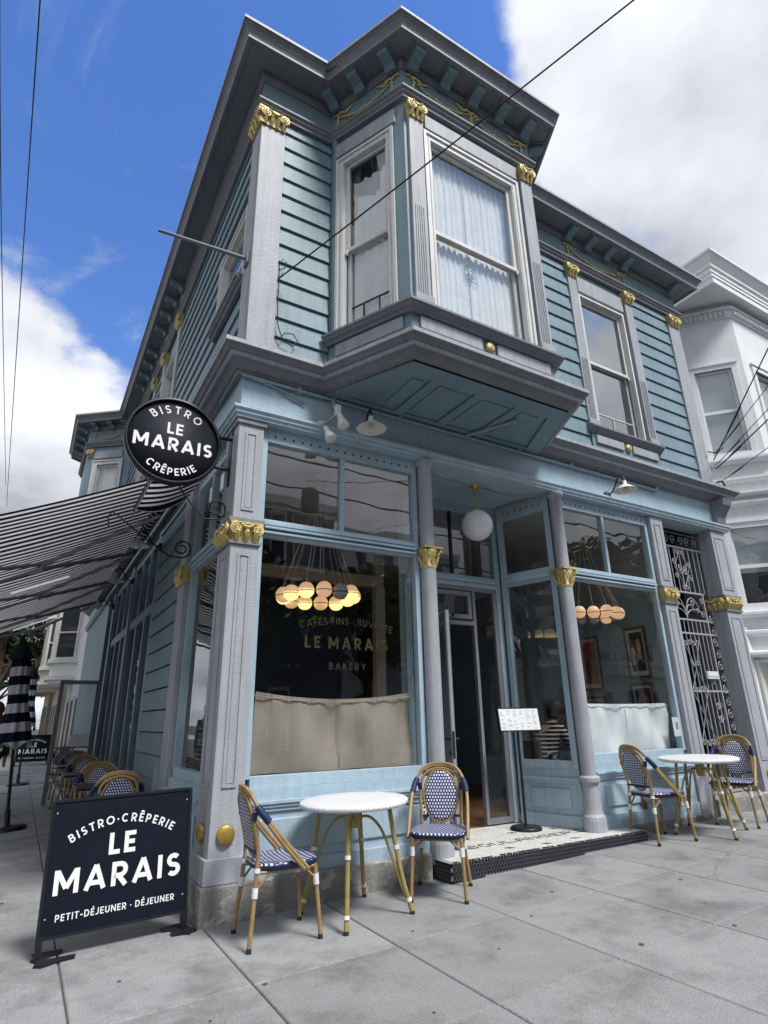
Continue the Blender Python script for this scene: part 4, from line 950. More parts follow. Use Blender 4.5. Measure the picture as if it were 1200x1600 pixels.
for sg in (-1, 1): m.tube([dp(0.78,sg*0.022,1.13),dp(0.78,sg*0.06,1.13),dp(0.67,sg*0.06,1.13)], 0.010, 8); m.lathe([(0.024,0),(0.024,0.01),(0.0,0.012)], dp(0.78,sg*0.022,1.0), 10, axis=dp.n*sg)
m.pbox(dp, 0.822, 0.829, -0.010, 0.010, 0.96, 1.2); m.build('handle', 'iron', leaf)
# entry step with mosaic top and tiled riser
m = MB(); m.prism([(1.93,-0.262),(4.44,-0.262),(4.44,0.0),(4.10,0.06),(3.70,0.92),(2.28,0.92),(1.93,0.06)], -0.1, 0.190); stp = m.build('entry_step', 'grout', B)
mb = MB(); r = 0.0195; row = 0
z = 0.178
while z > 0.02:
    x = 1.945+(row % 2)*r*0.9
    while x < 4.43:
        if z-r > G(x)-0.02:
            mb.add([(x+r*0.86*math.cos(PI/6+k*PI/3), -0.266, z+r*0.86*math.sin(PI/6+k*PI/3)) for k in range(6)]+[(x+r*0.92*math.cos(PI/6+k*PI/3), -0.262, z+r*0.92*math.sin(PI/6+k*PI/3)) for k in range(6)], [tuple(range(6))]+[(k,(k+1)%6,6+(k+1)%6,6+k) for k in range(6)])
        x += r*1.8
    z -= r*1.56; row += 1
z = 0.178; row = 0
while z > 0.0:
    y = -0.25+(row % 2)*r*0.9
    while y < 0.05:
        mb.add([(1.926, y+r*0.86*math.cos(PI/6+k*PI/3), z+r*0.86*math.sin(PI/6+k*PI/3)) for k in range(6)], [tuple(range(6))]); y += r*1.8
    z -= r*1.56; row += 1
tag(mb.build('hex_tiles', 'hextile', stp), kind='stuff')
mb = MB(); T = 0.0255
GLY = ['11110','10001','11110','10001','11110'], ['01110','10001','10001','10001','01110'], ['10001','10001','10001','10001','01110'], ['10000','10000','10000','10000','11111'], ['01110','10001','11111','10001','10001'], ['10001','11001','10101','10011','10001'], ['01111','10000','10111','10001','01110'], ['11111','10000','11110','10000','11111'], ['11110','10001','11110','10010','10001'], ['11111','00100','00100','00100','11111'], ['11111','10000','11110','10000','11111']
dark = set()
for gi, g_ in enumerate(GLY):
    for rr_, line in enumerate(g_):
        for cc_, ch in enumerate(line):
            if ch == '1': dark.add((18+gi*6+cc_, 17-rr_))
for (cx_, cy_) in ((10,30),(30,6),(50,27),(62,5),(80,9),(22,26),(84,22),(46,4),(70,24)):
    for dx_, dy_ in ((0,0),(1,0),(0,1),(1,1),(2,0),(-1,1)): dark.add((cx_+dx_, cy_+dy_))
def in_step(x, y):
    if y < 0.02: return 1.94 < x < 4.43
    return 1.96+0.36*(y/0.9) < x < 4.08-0.40*(y/0.9)
for i in range(98):
    for j in range(46):
        x = 1.94+i*T; y = -0.255+j*T
        if not (in_step(x, y) and in_step(x+T, y+T) and y+T < 0.90): continue
        if y < -0.225 and random.random() < 0.30: continue
        edge = (j < 1 or i < 1)
        mi = 1 if (edge or (i, j) in dark) else 0
        h = 0.196+random.uniform(-0.0006, 0.0006); g = 0.0014
        mb.add([(x+g,y+g,h),(x+T-g,y+g,h),(x+T-g,y+T-g,h),(x+g,y+T-g,h),(x+g*0.3,y+g*0.3,0.190),(x+T-g*0.3,y+g*0.3,0.190),(x+T-g*0.3,y+T-g*0.3,0.190),(x+g*0.3,y+T-g*0.3,0.190)], [(0,1,2,3),(0,4,5,1),(1,5,6,2),(2,6,7,3),(3,7,4,0)], mi)
tag(mb.build('mosaic_tiles', ['moswhite','mosblack'], stp), kind='stuff')
# house number tiles
m = MB(); m.pbox(FRONT, 1.66, 1.91, -0.029, -0.016, 0.50, 0.63); m.pbox(FRONT, 1.742, 1.746, -0.016, -0.0155, 0.50, 0.63); nb = m.build('house_number', 'numberblue', B)
m = MB()
for i, ch in enumerate('498'): write(m, ch, 0.085, lambda u, v, c=1.70+i*0.085: FRONT(c+u, -0.0135, 0.525+v))
m.build('digits', 'letter', nb)
# right hand pilasters around the gate
def shop_pil(u0, u1, z0, end=False):
    mb = MB(); mb.pbox(FRONT, u0, u1, -0.20, 0.0, z0, 2.72); mb.pbox(FRONT, u0, u1, -0.20, 0.0, 2.92, 3.93); o = mb.build('pilaster', 'lavender', B, bevel=0.005)
    mb = MB(); mb.pbox(FRONT, u0-0.02, u1+0.02, -0.20, 0.02, 2.70, 2.73); mb.build('pillar_cap', 'greytrim', o)
    mb = MB(); mb.pbox(FRONT, u0-0.03, u1+0.03, -0.20, 0.035, 2.90, 2.93); mb.build('pillar_cap', 'greytrim', o)
    mb = MB(); mb.pbox(FRONT, u0, u1, -0.2, 0.0, 2.73, 2.90); mb.build('pillar_core', 'gold', o)
    panelled(FRONT, u0+0.06, u1-0.06, z0+0.5, 2.62, 0.0, o); panelled(FRONT, u0+0.06, u1-0.06, 3.02, 3.82, 0.0, o)
    capital(FRONT, u0, u1, 0.0, 2.73, 2.90, parent=o); return o
shop_pil(5.80, 6.06, 0.16); p4 = shop_pil(7.22, 7.58, 0.22)
SIDEP = plane((7.22,0), (0,1), (-1,0)); capital(SIDEP, 0.02, 0.35, 0.0, 2.73, 2.90, parent=p4)
m = MB(); m.box(7.215,7.30,0.2,0.6,0.3,3.93); m.build('gate_jamb', 'greytrim', B)
panelled(SIDEP, 0.06, 0.32, 0.9, 2.62, 0.0, p4); panelled(SIDEP, 0.06, 0.32, 3.02, 3.82, 0.0, p4)
m = MB(); m.lathe([(0.066,0.0),(0.066,0.022),(0.058,0.03),(0.0,0.03)], FRONT(7.40,0.0,0.55), 20, axis=FRONT.n); m.build('brass_disc', 'brass', p4)
m = MB(); pr = [(0.0,3.93),(0.03,3.94),(0.03,4.02),(0.07,4.05),(0.08,4.14),(0.13,4.22),(0.20,4.30),(0.22,4.40),(0.0,4.40)]
vs = [FRONT(7.36,d,z) for d, z in pr]+[FRONT(7.58,d,z) for d, z in pr]; k = len(pr)
m.add(vs, [tuple(range(k)), tuple(range(k,2*k))]+[(i,(i+1)%k,k+(i+1)%k,k+i) for i in range(k)]); m.build('console_bracket', 'greytrim', B)
# gate recess, steps and gate
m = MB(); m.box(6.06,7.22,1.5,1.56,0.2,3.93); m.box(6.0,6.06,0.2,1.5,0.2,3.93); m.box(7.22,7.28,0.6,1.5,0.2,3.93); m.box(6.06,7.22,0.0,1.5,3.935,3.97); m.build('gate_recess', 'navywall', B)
m = MB(); m.box(6.06,7.60,-0.06,1.5,0.0,0.34); m.build('gate_step', 'stone', B, bevel=0.01)
m = MB(); m.box(6.3,7.05,1.40,1.5,0.35,3.3); m.build('inner_door', 'teal', B)
GT = thing('iron_gate', 'tall grey wrought iron security gate with scrollwork right of the cafe window', 'gate', (6.07, 0.20, 0.34))
GP = plane((0,0), (1,0), (0,-1))
def bar(pts, r=0.0085, name='bar', n=5): mb = MB(); mb.tube(pts, r, n); return mb.build(name, 'gateiron', GT)
GW = 1.13
for z in (0.03, 1.26, 2.03, 2.22, 3.28): 
    mb = MB(); mb.box(0.0,GW,-0.012,0.012,z-0.012,z+0.012); mb.build('rail', 'gateiron', GT)
mb = MB(); mb.box(0.0,GW*0.86,-0.012,0.012,2.60,2.625); mb.build('rail', 'gateiron', GT)
for x in (0.0, 0.94, GW): 
    mb = MB(); mb.box(x-0.012,x+0.012,-0.013,0.013,0.0,2.60 if x == 0.94 else 3.28); mb.build('stile', 'gateiron', GT)
for i in range(1, 10):
    x = GW*i/10; bar([(x,0,2.62),(x,0,3.28)])
for i in range(1, 10):
    x = 0.94*i/10; bar([(x,0,0.03),(x,0,2.22)])
def spiral(cx, cz, r0, a0, turns, sg=1, lead=None):
    pts = []
    n = int(14*turns)
    for i in range(n+1):
        t = i/n; r = r0*(1-0.82*t); a = a0+sg*2*PI*turns*t
        pts.append((cx+r*math.cos(a), -0.012, cz+r*math.sin(a)))
    return (lead or [])+pts
def sc(*a, **k): bar(spiral(*a, **k), 0.0065, 'scroll')
for i in range(6): sc(0.12+i*0.17, 3.40, 0.065, -PI/2, 1.3, 1 if i % 2 else -1)
bar([(0,0,3.50),(GW,0,3.50)], 0.006)
for (dx, dz, sg) in ((-0.06,0.24,1),(0.06,0.24,-1),(-0.16,0.08,1),(0.16,0.06,-1),(-0.05,0.0,1),(0.05,0.0,-1),(-0.05,-0.06,-1),(0.05,-0.06,1),(-0.16,-0.12,-1),(0.16,-0.14,1),(-0.04,-0.28,-1),(0.04,-0.28,1)): sc(GW/2+dx, 2.97+dz, 0.045, PI/2, 1.4, sg)
bar([(GW/2,-0.012,3.24),(GW/2-0.17,-0.012,2.98),(GW/2,-0.012,2.68)], 0.006); bar([(GW/2,-0.012,3.24),(GW/2+0.17,-0.012,2.98),(GW/2,-0.012,2.68)], 0.006)
for sg in (-1, 1):
    for (x_, h_) in ((0.17,0.30),(0.11,0.20),(0.22,0.14)):
        bar([(0.47+sg*x_*(1-math.cos(t)), -0.008, 2.235+h_*math.sin(t)) for t in [k*0.2 for k in range(14)]], 0.008, 'scroll')
    for (x_, z_, r_) in ((0.38,2.31,0.05),(0.41,2.50,0.05),(0.18,2.46,0.05),(0.28,2.36,0.04)): sc(0.47+sg*x_, z_, r_, 0, 1.5, sg)
for k in range(4): sc(0.32+k*0.09, 1.90, 0.042, 0, 1.3, 1 if k % 2 else -1)
for k in range(4): sc(0.32+k*0.09, 1.28, 0.042, 0, 1.3, -1 if k % 2 else 1)
for k in range(4): sc(0.32+k*0.09, 0.62, 0.042, 0, 1.3, -1 if k % 2 else 1)
for sg in (-1, 1):
    sc(0.45+sg*0.06, 1.62, 0.04, 0, 1.3, sg); bar([(0.45+sg*0.16,-0.01,1.88),(0.45,-0.01,1.55),(0.45+sg*0.16,-0.01,1.28)], 0.006); bar([(0.45+sg*0.16,-0.01,1.24),(0.45,-0.01,0.95),(0.45+sg*0.16,-0.01,0.64)], 0.006)
    for z in (1.45, 1.12, 0.95): sc(0.12+0.02*sg, z, 0.05, 0, 1.4, sg); sc(0.80+0.02*sg, z-0.05, 0.05, 0, 1.4, sg)
for i in range(14): sc(1.035, 0.16+i*0.16, 0.062, PI/2, 1.4, 1 if i % 2 else -1)
mb = MB(); mb.box(0.62,0.88,-0.05,-0.013,1.42,1.52); mb.box(0.64,0.86,-0.056,-0.05,1.45,1.49); mb.build('letter_box', 'white', GT, bevel=0.004)
mb = MB(); mb.box(0.03,0.20,-0.02,-0.012,0.95,1.45); mb.lathe([(0.025,0),(0.025,0.03),(0,0.04)], (0.10,-0.02,1.12), 10, axis=(0,-1,0)); mb.build('lock_plate', 'gateiron', GT)

# ---------------- interior of the cafe
m = MB(); m.box(0.12,5.95,0.12,8.0,0.10,0.187); m.build('interior_floor', 'woodfloor', B)
m = MB(); m.prism([(0.1,0.24),(2.2,0.24),(2.36,0.98),(3.64,0.98),(3.80,0.24),(5.95,0.24),(5.95,8.0),(0.1,8.0)], 3.90, 3.929); m.build('interior_ceiling', 'ceilgrey', B)
m = MB(); m.box(0.1,5.9,7.9,8.0,0.19,3.9); m.box(0.14,2.6,2.6,2.68,0.19,3.9); m.build('interior_wall', 'navywall', B)
m = MB(); m.box(5.86,5.96,0.24,7.9,0.19,2.86); rw = m.build('interior_wall', 'tealwall', B)
m = MB(); m.box(5.87,5.96,0.24,7.9,2.92,3.9); m.build('upper_wall', 'ceilgrey', rw)
m = MB(); m.box(5.84,5.96,0.24,7.9,2.86,2.92); m.build('picture_rail', 'tealwall', rw)
for y in (1.02, 2.2): m = MB(); m.box(5.78,5.858,y,y+0.12,0.19,2.86); m.build('wall_pilaster', 'tealwall', rw)
m = MB(); m.box(0.30,2.68,2.02,2.12,3.00,3.15); m.box(2.56,2.70,2.02,2.12,0.19,2.999); m.box(2.56,2.70,2.02,2.12,3.151,3.9); m.build('partition_frame', 'beige', B)
# far side-street shop fronts under the awning
for a, b in ((3.62,3.80),(6.05,6.30),(8.55,8.80),(9.6,15.0)): m = MB(); m.pbox(SIDE, a, b, -0.12, -0.02, 0.25, 3.93); m.build('side_post', 'teal', B)
for a, b in ((3.80,6.05),(6.30,8.55)):
    f = MB(); n = 3; wd = (b-a)/n
    for i in range(n):
        u0, u1 = a+i*wd, a+(i+1)*wd
        f.pbox(SIDE, u0, u0+0.06, -0.12, -0.05, 0.3, 3.93); f.pbox(SIDE, u1-0.06, u1, -0.12, -0.05, 0.3, 3.93)
        for z0, z1 in ((0.3,0.55),(2.78,2.92),(3.80,3.93)): f.pbox(SIDE, u0+0.06, u1-0.06, -0.12, -0.05, z0, z1)
    fr = f.build('side_window', 'teal', B)
    for i in range(n):
        u0, u1 = a+i*wd+0.06, a+(i+1)*wd-0.06
        for z0, z1 in ((0.55,2.78),(2.92,3.80)):
            g = MB(); g.add([SIDE(u0,-0.09,z0),SIDE(u1,-0.09,z0),SIDE(u1,-0.09,z1),SIDE(u0,-0.09,z1)], [(0,1,2,3)]); g.build('pane', 'doorglass', fr)
m = MB(); m.pbox(SIDE, 1.72, 2.02, -0.1, -0.0, 0.25, 2.74); m.pbox(SIDE, 1.72, 2.02, -0.1, -0.0, 2.94, 3.93); m.build('pilaster', 'lavender', B, bevel=0.005)
capital(SIDE, 1.74, 2.00, 0.0, 2.74, 2.94)
m = MB(); m.pbox(SIDE, 2.03, 2.07, -0.05, 0.04, 0.3, 0.9); m.build('pipe_cover', 'shopblue', B)

# ---------------- shop curtains and window lettering (parts of the windows)
def shop_curtain(P, u0, u1, z0, zt, sag, d, mat, parent, seed, seam):
    rr = random.Random(seed); mb = MB(); nu, nz = 90, 14; vs = []
    ph = [rr.uniform(0, 6) for _ in range(6)]
    for j in range(nz+1):
        t = j/nz
        for i in range(nu+1):
            s = i/nu; top = zt-sag*4*s*(1-s); z = z0+(top-z0)*t
            dd = 0.016*math.sin(s*46+ph[0]+t)*t*t+0.022*math.sin(s*13+ph[1]+2.2*t)+0.018*math.sin(s*24+ph[2]-3*t)*(1-t*0.4)+0.006*math.sin(7*t+s*9+ph[3])
            dd *= 1-0.85*max(0, t-0.75)/0.25; dd += 0.006*math.sin(s*160+ph[4])*max(0, t-0.86)/0.14
            vs.append(P(u0+(u1-u0)*s+0.03*(t-0.5)*(1 if s < 0.1 else 0), d+dd, z))
    mb.add(vs, [(j*(nu+1)+i, j*(nu+1)+i+1, (j+1)*(nu+1)+i+1, (j+1)*(nu+1)+i) for j in range(nz) for i in range(nu)], 0, True)
    c = mb.build('curtain', mat, parent)
    mb = MB(); mb.tube([P(u0-0.04+(u1-u0+0.08)*s, d+0.012, zt-sag*4*s*(1-s)-0.03+0.002) for s in [k/20 for k in range(21)]], 0.005, 5); mb.tube([P(seam, d+0.022, z0+0.02), P(seam, d+0.022, zt-sag-0.02)], 0.004, 5); mb.build('hem', mat, c)
shop_curtain(FRONT, 0.34, 1.87, 0.92, 1.555, 0.06, -0.185, 'curtain_linen', W1, 3, 1.12)
shop_curtain(FRONT, 4.15, 5.70, 0.90, 1.45, 0.008, -0.185, 'curtain_white', W2, 5, 4.90)
def glass_words(P, c, parent, mat):
    line_of_text(parent, mat, 'CAFÉS FINS · BUVETTE' if c < 3 else 'DÉJEUNER · GOÛTER', 0.062, lambda u, v: P(c+u, -0.101, 2.14-2.0+v), 0.24, 0.13, (2.0, 1))
    line_of_text(parent, mat, 'LE MARAIS', 0.105, lambda u, v: P(c+u, -0.101, 1.92+v), 0.34, 0.20)
    line_of_text(parent, mat, 'BAKERY', 0.060, lambda u, v: P(c+u, -0.101, 1.74+v), 0.40, 0.15)
glass_words(FRONT, 1.16, W1, 'windowgilt'); glass_words(FRONT, 5.08, W2, 'black')
m = MB(); m.pbox(FRONT, 5.60, 5.735, -0.054, -0.051, 1.06, 1.28); ps = m.build('paper_notice', 'shadeblind', W2)
m = MB(); write(m, '8', 0.085, lambda u, v: FRONT(5.675+u, -0.050, 1.14+v)); m.build('digit', 'ink', ps)
# poster board inside the side window
m = MB(); m.pbox(SIDE, 0.62, 1.42, -0.17, -0.15, 0.93, 1.62); pb = m.build('poster_board', 'slate', W3)
line_of_text(pb, 'ceilgrey', 'LE MARAIS', 0.060, lambda u, v: SIDE(1.02+u, -0.147, 1.42+v))
line_of_text(pb, 'ceilgrey', 'BISTRO', 0.036, lambda u, v: SIDE(1.02+u, -0.147, 1.32+v))
m = MB()
for i, z in enumerate((1.26,1.21,1.16,1.12,1.08,1.04,1.0)): m.pbox(SIDE, 1.02-0.18+0.03*(i % 3), 1.02+0.18-0.03*(i % 2), -0.148, -0.147, z, z+0.014)
tag(m.build('small_print', 'ceilgrey', pb), kind='stuff')

# ---------------- lamps, pipes and cables on the front
def gooseneck(loc, n, label, grp='gooseneck wall lamps', reach=0.30):
    an = math.atan2(n[1], n[0])+PI/2
    t = thing('wall_lamp', label, 'lamp', loc, an, grp)
    m = MB(); m.lathe([(0.055,0),(0.055,0.03),(0.03,0.05),(0.0,0.05)], (0,0,0), 14, axis=(0,-1,0)); m.build('base_plate', 'iron', t)
    pts = [(0,-0.04,0),(0,-0.10,0.02),(0,-0.16,0.09),(0,-0.20,0.17),(0,-0.25,0.20),(0,-reach,0.17),(0,-reach,0.08)]
    m = MB(); m.tube(pts, 0.010, 8); m.build('arm', 'iron', t)
    c = (0,-reach,0)
    m = MB(); m.lathe([(0.022,0.11),(0.028,0.06),(0.05,0.045),(0.145,-0.02),(0.150,-0.025),(0.142,-0.022),(0.045,0.035),(0.02,0.04)], c, 24); m.build('shade', 'lampwhite', t)
    m = MB(); m.lathe([(0.018,0.03),(0.02,0.0),(0.042,-0.03),(0.03,-0.06),(0.0,-0.07)], c, 14); m.build('light_bulb', 'bulb', t)
    return t
gooseneck((1.22,0.0,4.02), (0,-1), 'white gooseneck wall lamp beside the twin spotlights, left of the bay', reach=0.27)
gooseneck((4.95,0.0,4.06), (0,-1), 'white gooseneck wall lamp above the right shop window', reach=0.30)
gooseneck((-0.02,3.3,3.55), (-1,0), 'first dark gooseneck lamp on the side wall under the awning', 'lamps under the awning')
gooseneck((-0.02,5.6,3.55), (-1,0), 'second dark gooseneck lamp on the side wall under the awning', 'lamps under the awning')
gooseneck((-0.02,8.2,3.55), (-1,0), 'farthest dark gooseneck lamp on the side wall under the awning', 'lamps under the awning')
t = thing('spotlight', 'white twin spotlight fixture on the fascia left of the gooseneck lamp', 'spotlight', (0.81,0.0,4.04))
m = MB(); m.lathe([(0.062,0),(0.062,0.02),(0.05,0.035),(0.0,0.035)], (0,0,0), 16, axis=(0,-1,0)); m.build('base_plate', 'lampwhite', t)
def parlamp(p, ax):
    m = MB(); m.lathe([(0.026,0.0),(0.030,0.05),(0.030,0.065),(0.034,0.07),(0.058,0.145),(0.060,0.155),(0.045,0.165),(0.0,0.168)], p, 16, axis=ax); m.build('lamp_head', 'lampwhite', t)
m = MB(); m.tube([(0,-0.03,0.0),(0.05,-0.10,0.05),(0.10,-0.17,0.09)], 0.014, 8); m.tube([(0,-0.03,0.0),(-0.0,-0.09,-0.06)], 0.014, 8); m.build('arm', 'gateiron', t)
m = MB(); m.box(0.06,0.115,-0.21,-0.155,0.06,0.17); m.build('sensor', 'lampwhite', t, bevel=0.008)
parlamp((0.10,-0.19,0.075), (0.15,-0.35,-1)); parlamp((-0.0,-0.09,-0.05), (0.25,-0.45,-1))
t = thing('globe_lamp', 'white opal globe lamp on a brass stem above the cafe door', 'lamp', (2.95,0.30,3.932))
m = MB(); m.ball((0,0,-0.50), 0.185, 28, 18); m.build('globe', 'opal', t)
m = MB(); m.lathe([(0.060,0.0),(0.055,-0.015),(0.035,-0.025),(0.018,-0.05),(0.012,-0.055)], (0,0,0), 16); m.lathe([(0.03,-0.30),(0.065,-0.315),(0.075,-0.335),(0.06,-0.34)], (0,0,0), 16)
m.build('canopy', 'brass', t)
m = MB(); m.tube([(0,0,-0.05),(0,0,-0.31)], 0.008, 8); m.ball((0,0,-0.14), 0.017, 8, 6); m.ball((0,0,-0.22), 0.017, 8, 6); m.build('stem', 'brass', t)
m = MB(); m.tube([(-0.02,-0.035,4.36),(0.4,-0.035,4.355),(1.2,-0.035,4.35),(3.2,-0.035,4.345),(6.05,-0.035,4.33)], 0.016, 8)
for x in (0.55, 0.92, 1.7, 2.6, 3.4, 4.3, 5.2, 6.02): m.box(x-0.02,x+0.02,-0.055,-0.005,4.33,4.375)
m.tube([(0.92,-0.035,4.35),(0.92,-0.05,4.28),(0.92,-0.06,4.24)], [0.02,0.03,0.015], 8)
tag(m.build('conduit_pipe', 'conduit'), 'painted blue conduit pipe running along the fascia under the bay', 'pipe')
m = MB(); m.tube([(-0.05,0.6,4.37),(-0.06,-0.03,4.38),(0.2,-0.03,4.34),(0.45,-0.02,4.30),(0.62,-0.02,4.22),(0.50,-0.012,4.24),(0.3,-0.01,4.32),(0.0,-0.02,4.37)], 0.008, 6)
tag(m.build('cable_loop', 'conduit'), 'blue painted cable looped at the top of the corner pillar', 'cable')
m = MB(); m.tube([(2.15,0.25,3.925),(2.5,0.28,3.92),(2.90,0.30,3.925)], 0.007, 6); m.tube([(3.0,0.30,3.925),(3.4,0.32,3.90),(3.7,0.25,3.89),(3.92,0.05,3.92)], 0.007, 6)
tag(m.build('ceiling_cable', 'conduit'), 'thin cable clipped across the entry ceiling to the globe lamp', 'cable')
m = MB(); m.tube([(0.29,-0.005,5.80),(0.292,-0.02,5.60),(0.29,-0.02,5.3),(0.30,-0.02,5.05),(0.36,-0.02,4.88),(0.47,-0.02,4.84),(0.52,-0.02,4.92),(0.47,-0.02,4.99),(0.38,-0.02,4.97),(0.34,-0.02,4.90)], 0.006, 6)
m.tube([(0.285,-0.02,5.80),(0.32,-0.03,5.86),(0.36,-0.03,5.83),(0.34,-0.03,5.75),(0.29,-0.02,5.72)], 0.006, 6)
tag(m.build('coiled_cable', 'wire'), 'black cable hanging coiled on the blue siding left of the bay', 'cable')
m = MB(); m.tube([(0.0,0.13,5.84),(-0.87,0.28,5.93)], [0.022,0.017], 10); m.box(-0.03,0.002,0.07,0.19,5.76,5.90)
tag(m.build('flag_pole', 'greytrim'), 'bare grey flag pole sticking out from the upper corner', 'flag pole')

# ---------------- round hanging sign
t = thing('hanging_sign', 'round black hanging sign with white lettering on the corner pillar', 'sign', (-0.512,0.20,3.655))
RS = 0.405
m = MB(); m.lathe([(0.0,-0.012),(RS-0.02,-0.012),(RS-0.02,0.012),(0.0,0.012)], (0,0,0), 64, axis=(0,1,0)); m.build('sign_panel', 'signblack', t)
m = MB(); m.lathe([(RS-0.02,-0.035),(RS,-0.04),(RS+0.003,0.0),(RS,0.04),(RS-0.02,0.035),(RS-0.02,-0.035)], (0,0,0), 64, axis=(0,1,0), cap=False); m.build('rim', 'black', t)
for face, sgn in (('front', 1), ('back', -1)):
    X = lambda u, v, s=sgn: (s*u, -s*0.0145, v)
    line_of_text(t, 'letter', 'BISTRO', 0.076, lambda u, v: X(u, v), 0.36, 0.16, (0.262, 1))
    line_of_text(t, 'letter', 'LE', 0.108, lambda u, v: X(u, v+0.060), 0.16, 0.19, sx=1.02)
    line_of_text(t, 'letter', 'MARAIS', 0.124, lambda u, v: X(u, v-0.098), 0.20, 0.20, sx=1.06)
    line_of_text(t, 'letter', 'CRÊPERIE', 0.068, lambda u, v: X(u, v), 0.34, 0.17, (0.328, -1))
m = MB(); m.tube([(0.38,0,0.13),(0.53,0,0.13)], 0.017, 8); m.tube([(0.36,0,-0.17),(0.53,0,-0.17)], 0.017, 8); m.box(0.500,0.515,-0.03,0.03,-0.33,0.28); m.build('mounting_arm', 'iron', t)
def scrolled(p0, p1, cx, cz, r, sg):
    pts = [p0, ((p0[0]+p1[0])/2, p0[1], (p0[2]+p1[2])/2-0.015), p1]
    for i in range(22):
        a = -PI/2+sg*i/21*3.2*PI; rr = r*(1-0.75*i/21); pts.append((cx+rr*math.cos(a), p0[1], cz+rr*math.sin(a)))
    return pts
m = MB(); m.tube(scrolled((0.09,0.03,-0.40),(0.33,0.03,-0.66),0.42,-0.55,0.10,1), 0.008, 6); m.build('scroll_brace', 'iron', t)
m = MB(); m.tube(scrolled((-0.26,1.4,-0.28),(0.30,1.4,-0.66),0.43,-0.565,0.105,1), 0.009, 6); m.tube([(-0.26,1.4,-0.28),(-0.30,1.4,-0.27),(-0.33,1.4,-0.32),(-0.31,1.4,-0.44)], 0.008, 6); m.build('scroll_brace', 'iron', t)

# ---------------- awnings
t = thing('awning', 'large black and white striped awning over the side street tables', 'awning', (0,0,0))
Y0, Y1 = 1.45, 9.6
def fz(x): return 3.93+0.465*(x+0.20)
m = MB(); vs = []; nx, ny = 14, 30
for j in range(ny+1):
    y = Y0+(Y1-Y0)*j/ny
    for i in range(nx+1):
        s = i/nx; x = -0.20-2.55*s
        vs.append((x, y, fz(x)-0.10*math.sin(PI*s)*(0.6+0.4*math.cos(j*0.9))*0.5))
m.add(vs, [(j*(nx+1)+i, j*(nx+1)+i+1, (j+1)*(nx+1)+i+1, (j+1)*(nx+1)+i) for j in range(ny) for i in range(nx)], 0, True)
m.build('canopy', 'awning_fabric', t)
m = MB(); vs = []
for j in range(121):
    y = Y0+(Y1-Y0)*j/120; dz = 0.02*abs(math.sin(j*0.5))
    vs += [(-2.75, y, fz(-2.75)), (-2.77, y, fz(-2.75)-0.17-dz)]
m.add(vs, [(2*j,2*j+1,2*j+3,2*j+2) for j in range(120)]); m.build('valance', 'awning_fabric', t)
m = MB(); m.tube([(-0.20,2.3,3.86),(-0.20,Y1,3.86)], 0.07, 12); m.build('roller', 'awning_fabric', t)
m = MB(); m.tube([(-0.10,2.2,3.76),(-0.10,Y1,3.76)], 0.028, 8); m.build('wall_bar', 'black', t)
m = MB(); m.box(-2.77,-2.70,Y0,Y1,fz(-2.75)-0.07,fz(-2.75)-0.01); m.build('front_bar', 'armgrey', t)
for ya, sg in ((2.6,1),(4.55,-1),(4.65,1),(6.6,-1),(6.7,1),(8.7,-1),(8.8,1)):
    m = MB(); e = (-1.35, ya+0.85*sg, fz(-1.35)-0.20)
    m.tube([(-0.18,ya,3.76), e], 0.028, 4); m.tube([e, (-2.70,ya+0.1*sg,fz(-2.7)-0.08)], 0.024, 4); m.ball(e, 0.04, 8, 5)
    m.build('folding_arm', 'armgrey', t)
for y in (5.1, 9.1):
    m = MB(); m.tube([(-1.0,y,fz(-1.0)-0.13),(-1.7,y,fz(-1.7)-0.13)], 0.012, 6)
    m.build('glow_rod', 'glow_white', t)  # thin rods with a faint white emission below the canopy
t = thing('small_awning', 'short retracted striped awning above the side window behind the round sign', 'awning', (0,0,0))
m = MB(); vs = []
for j in range(13):
    y = 0.42+1.28*j/12
    for i in range(9):
        s = i/8; vs.append((-0.04-0.56*s, y, 3.74-0.26*s-0.05*math.sin(PI*s)-(0.05*math.sin(PI*s) if j == 12 else 0)))
m.add(vs, [(j*9+i, j*9+i+1, (j+1)*9+i+1, (j+1)*9+i) for j in range(12) for i in range(8)], 0, True); m.build('canopy', 'awning_fabric', t)
m = MB(); m.add([(-0.60,0.42,3.48),(-0.60,1.70,3.48),(-0.61,1.70,3.36),(-0.61,0.42,3.36)], [(0,1,2,3)]); m.build('valance', 'awning_fabric', t)
m = MB(); m.tube([(-0.595,0.42,3.475),(-0.595,1.70,3.475)], 0.018, 8); m.build('front_bar', 'black', t)

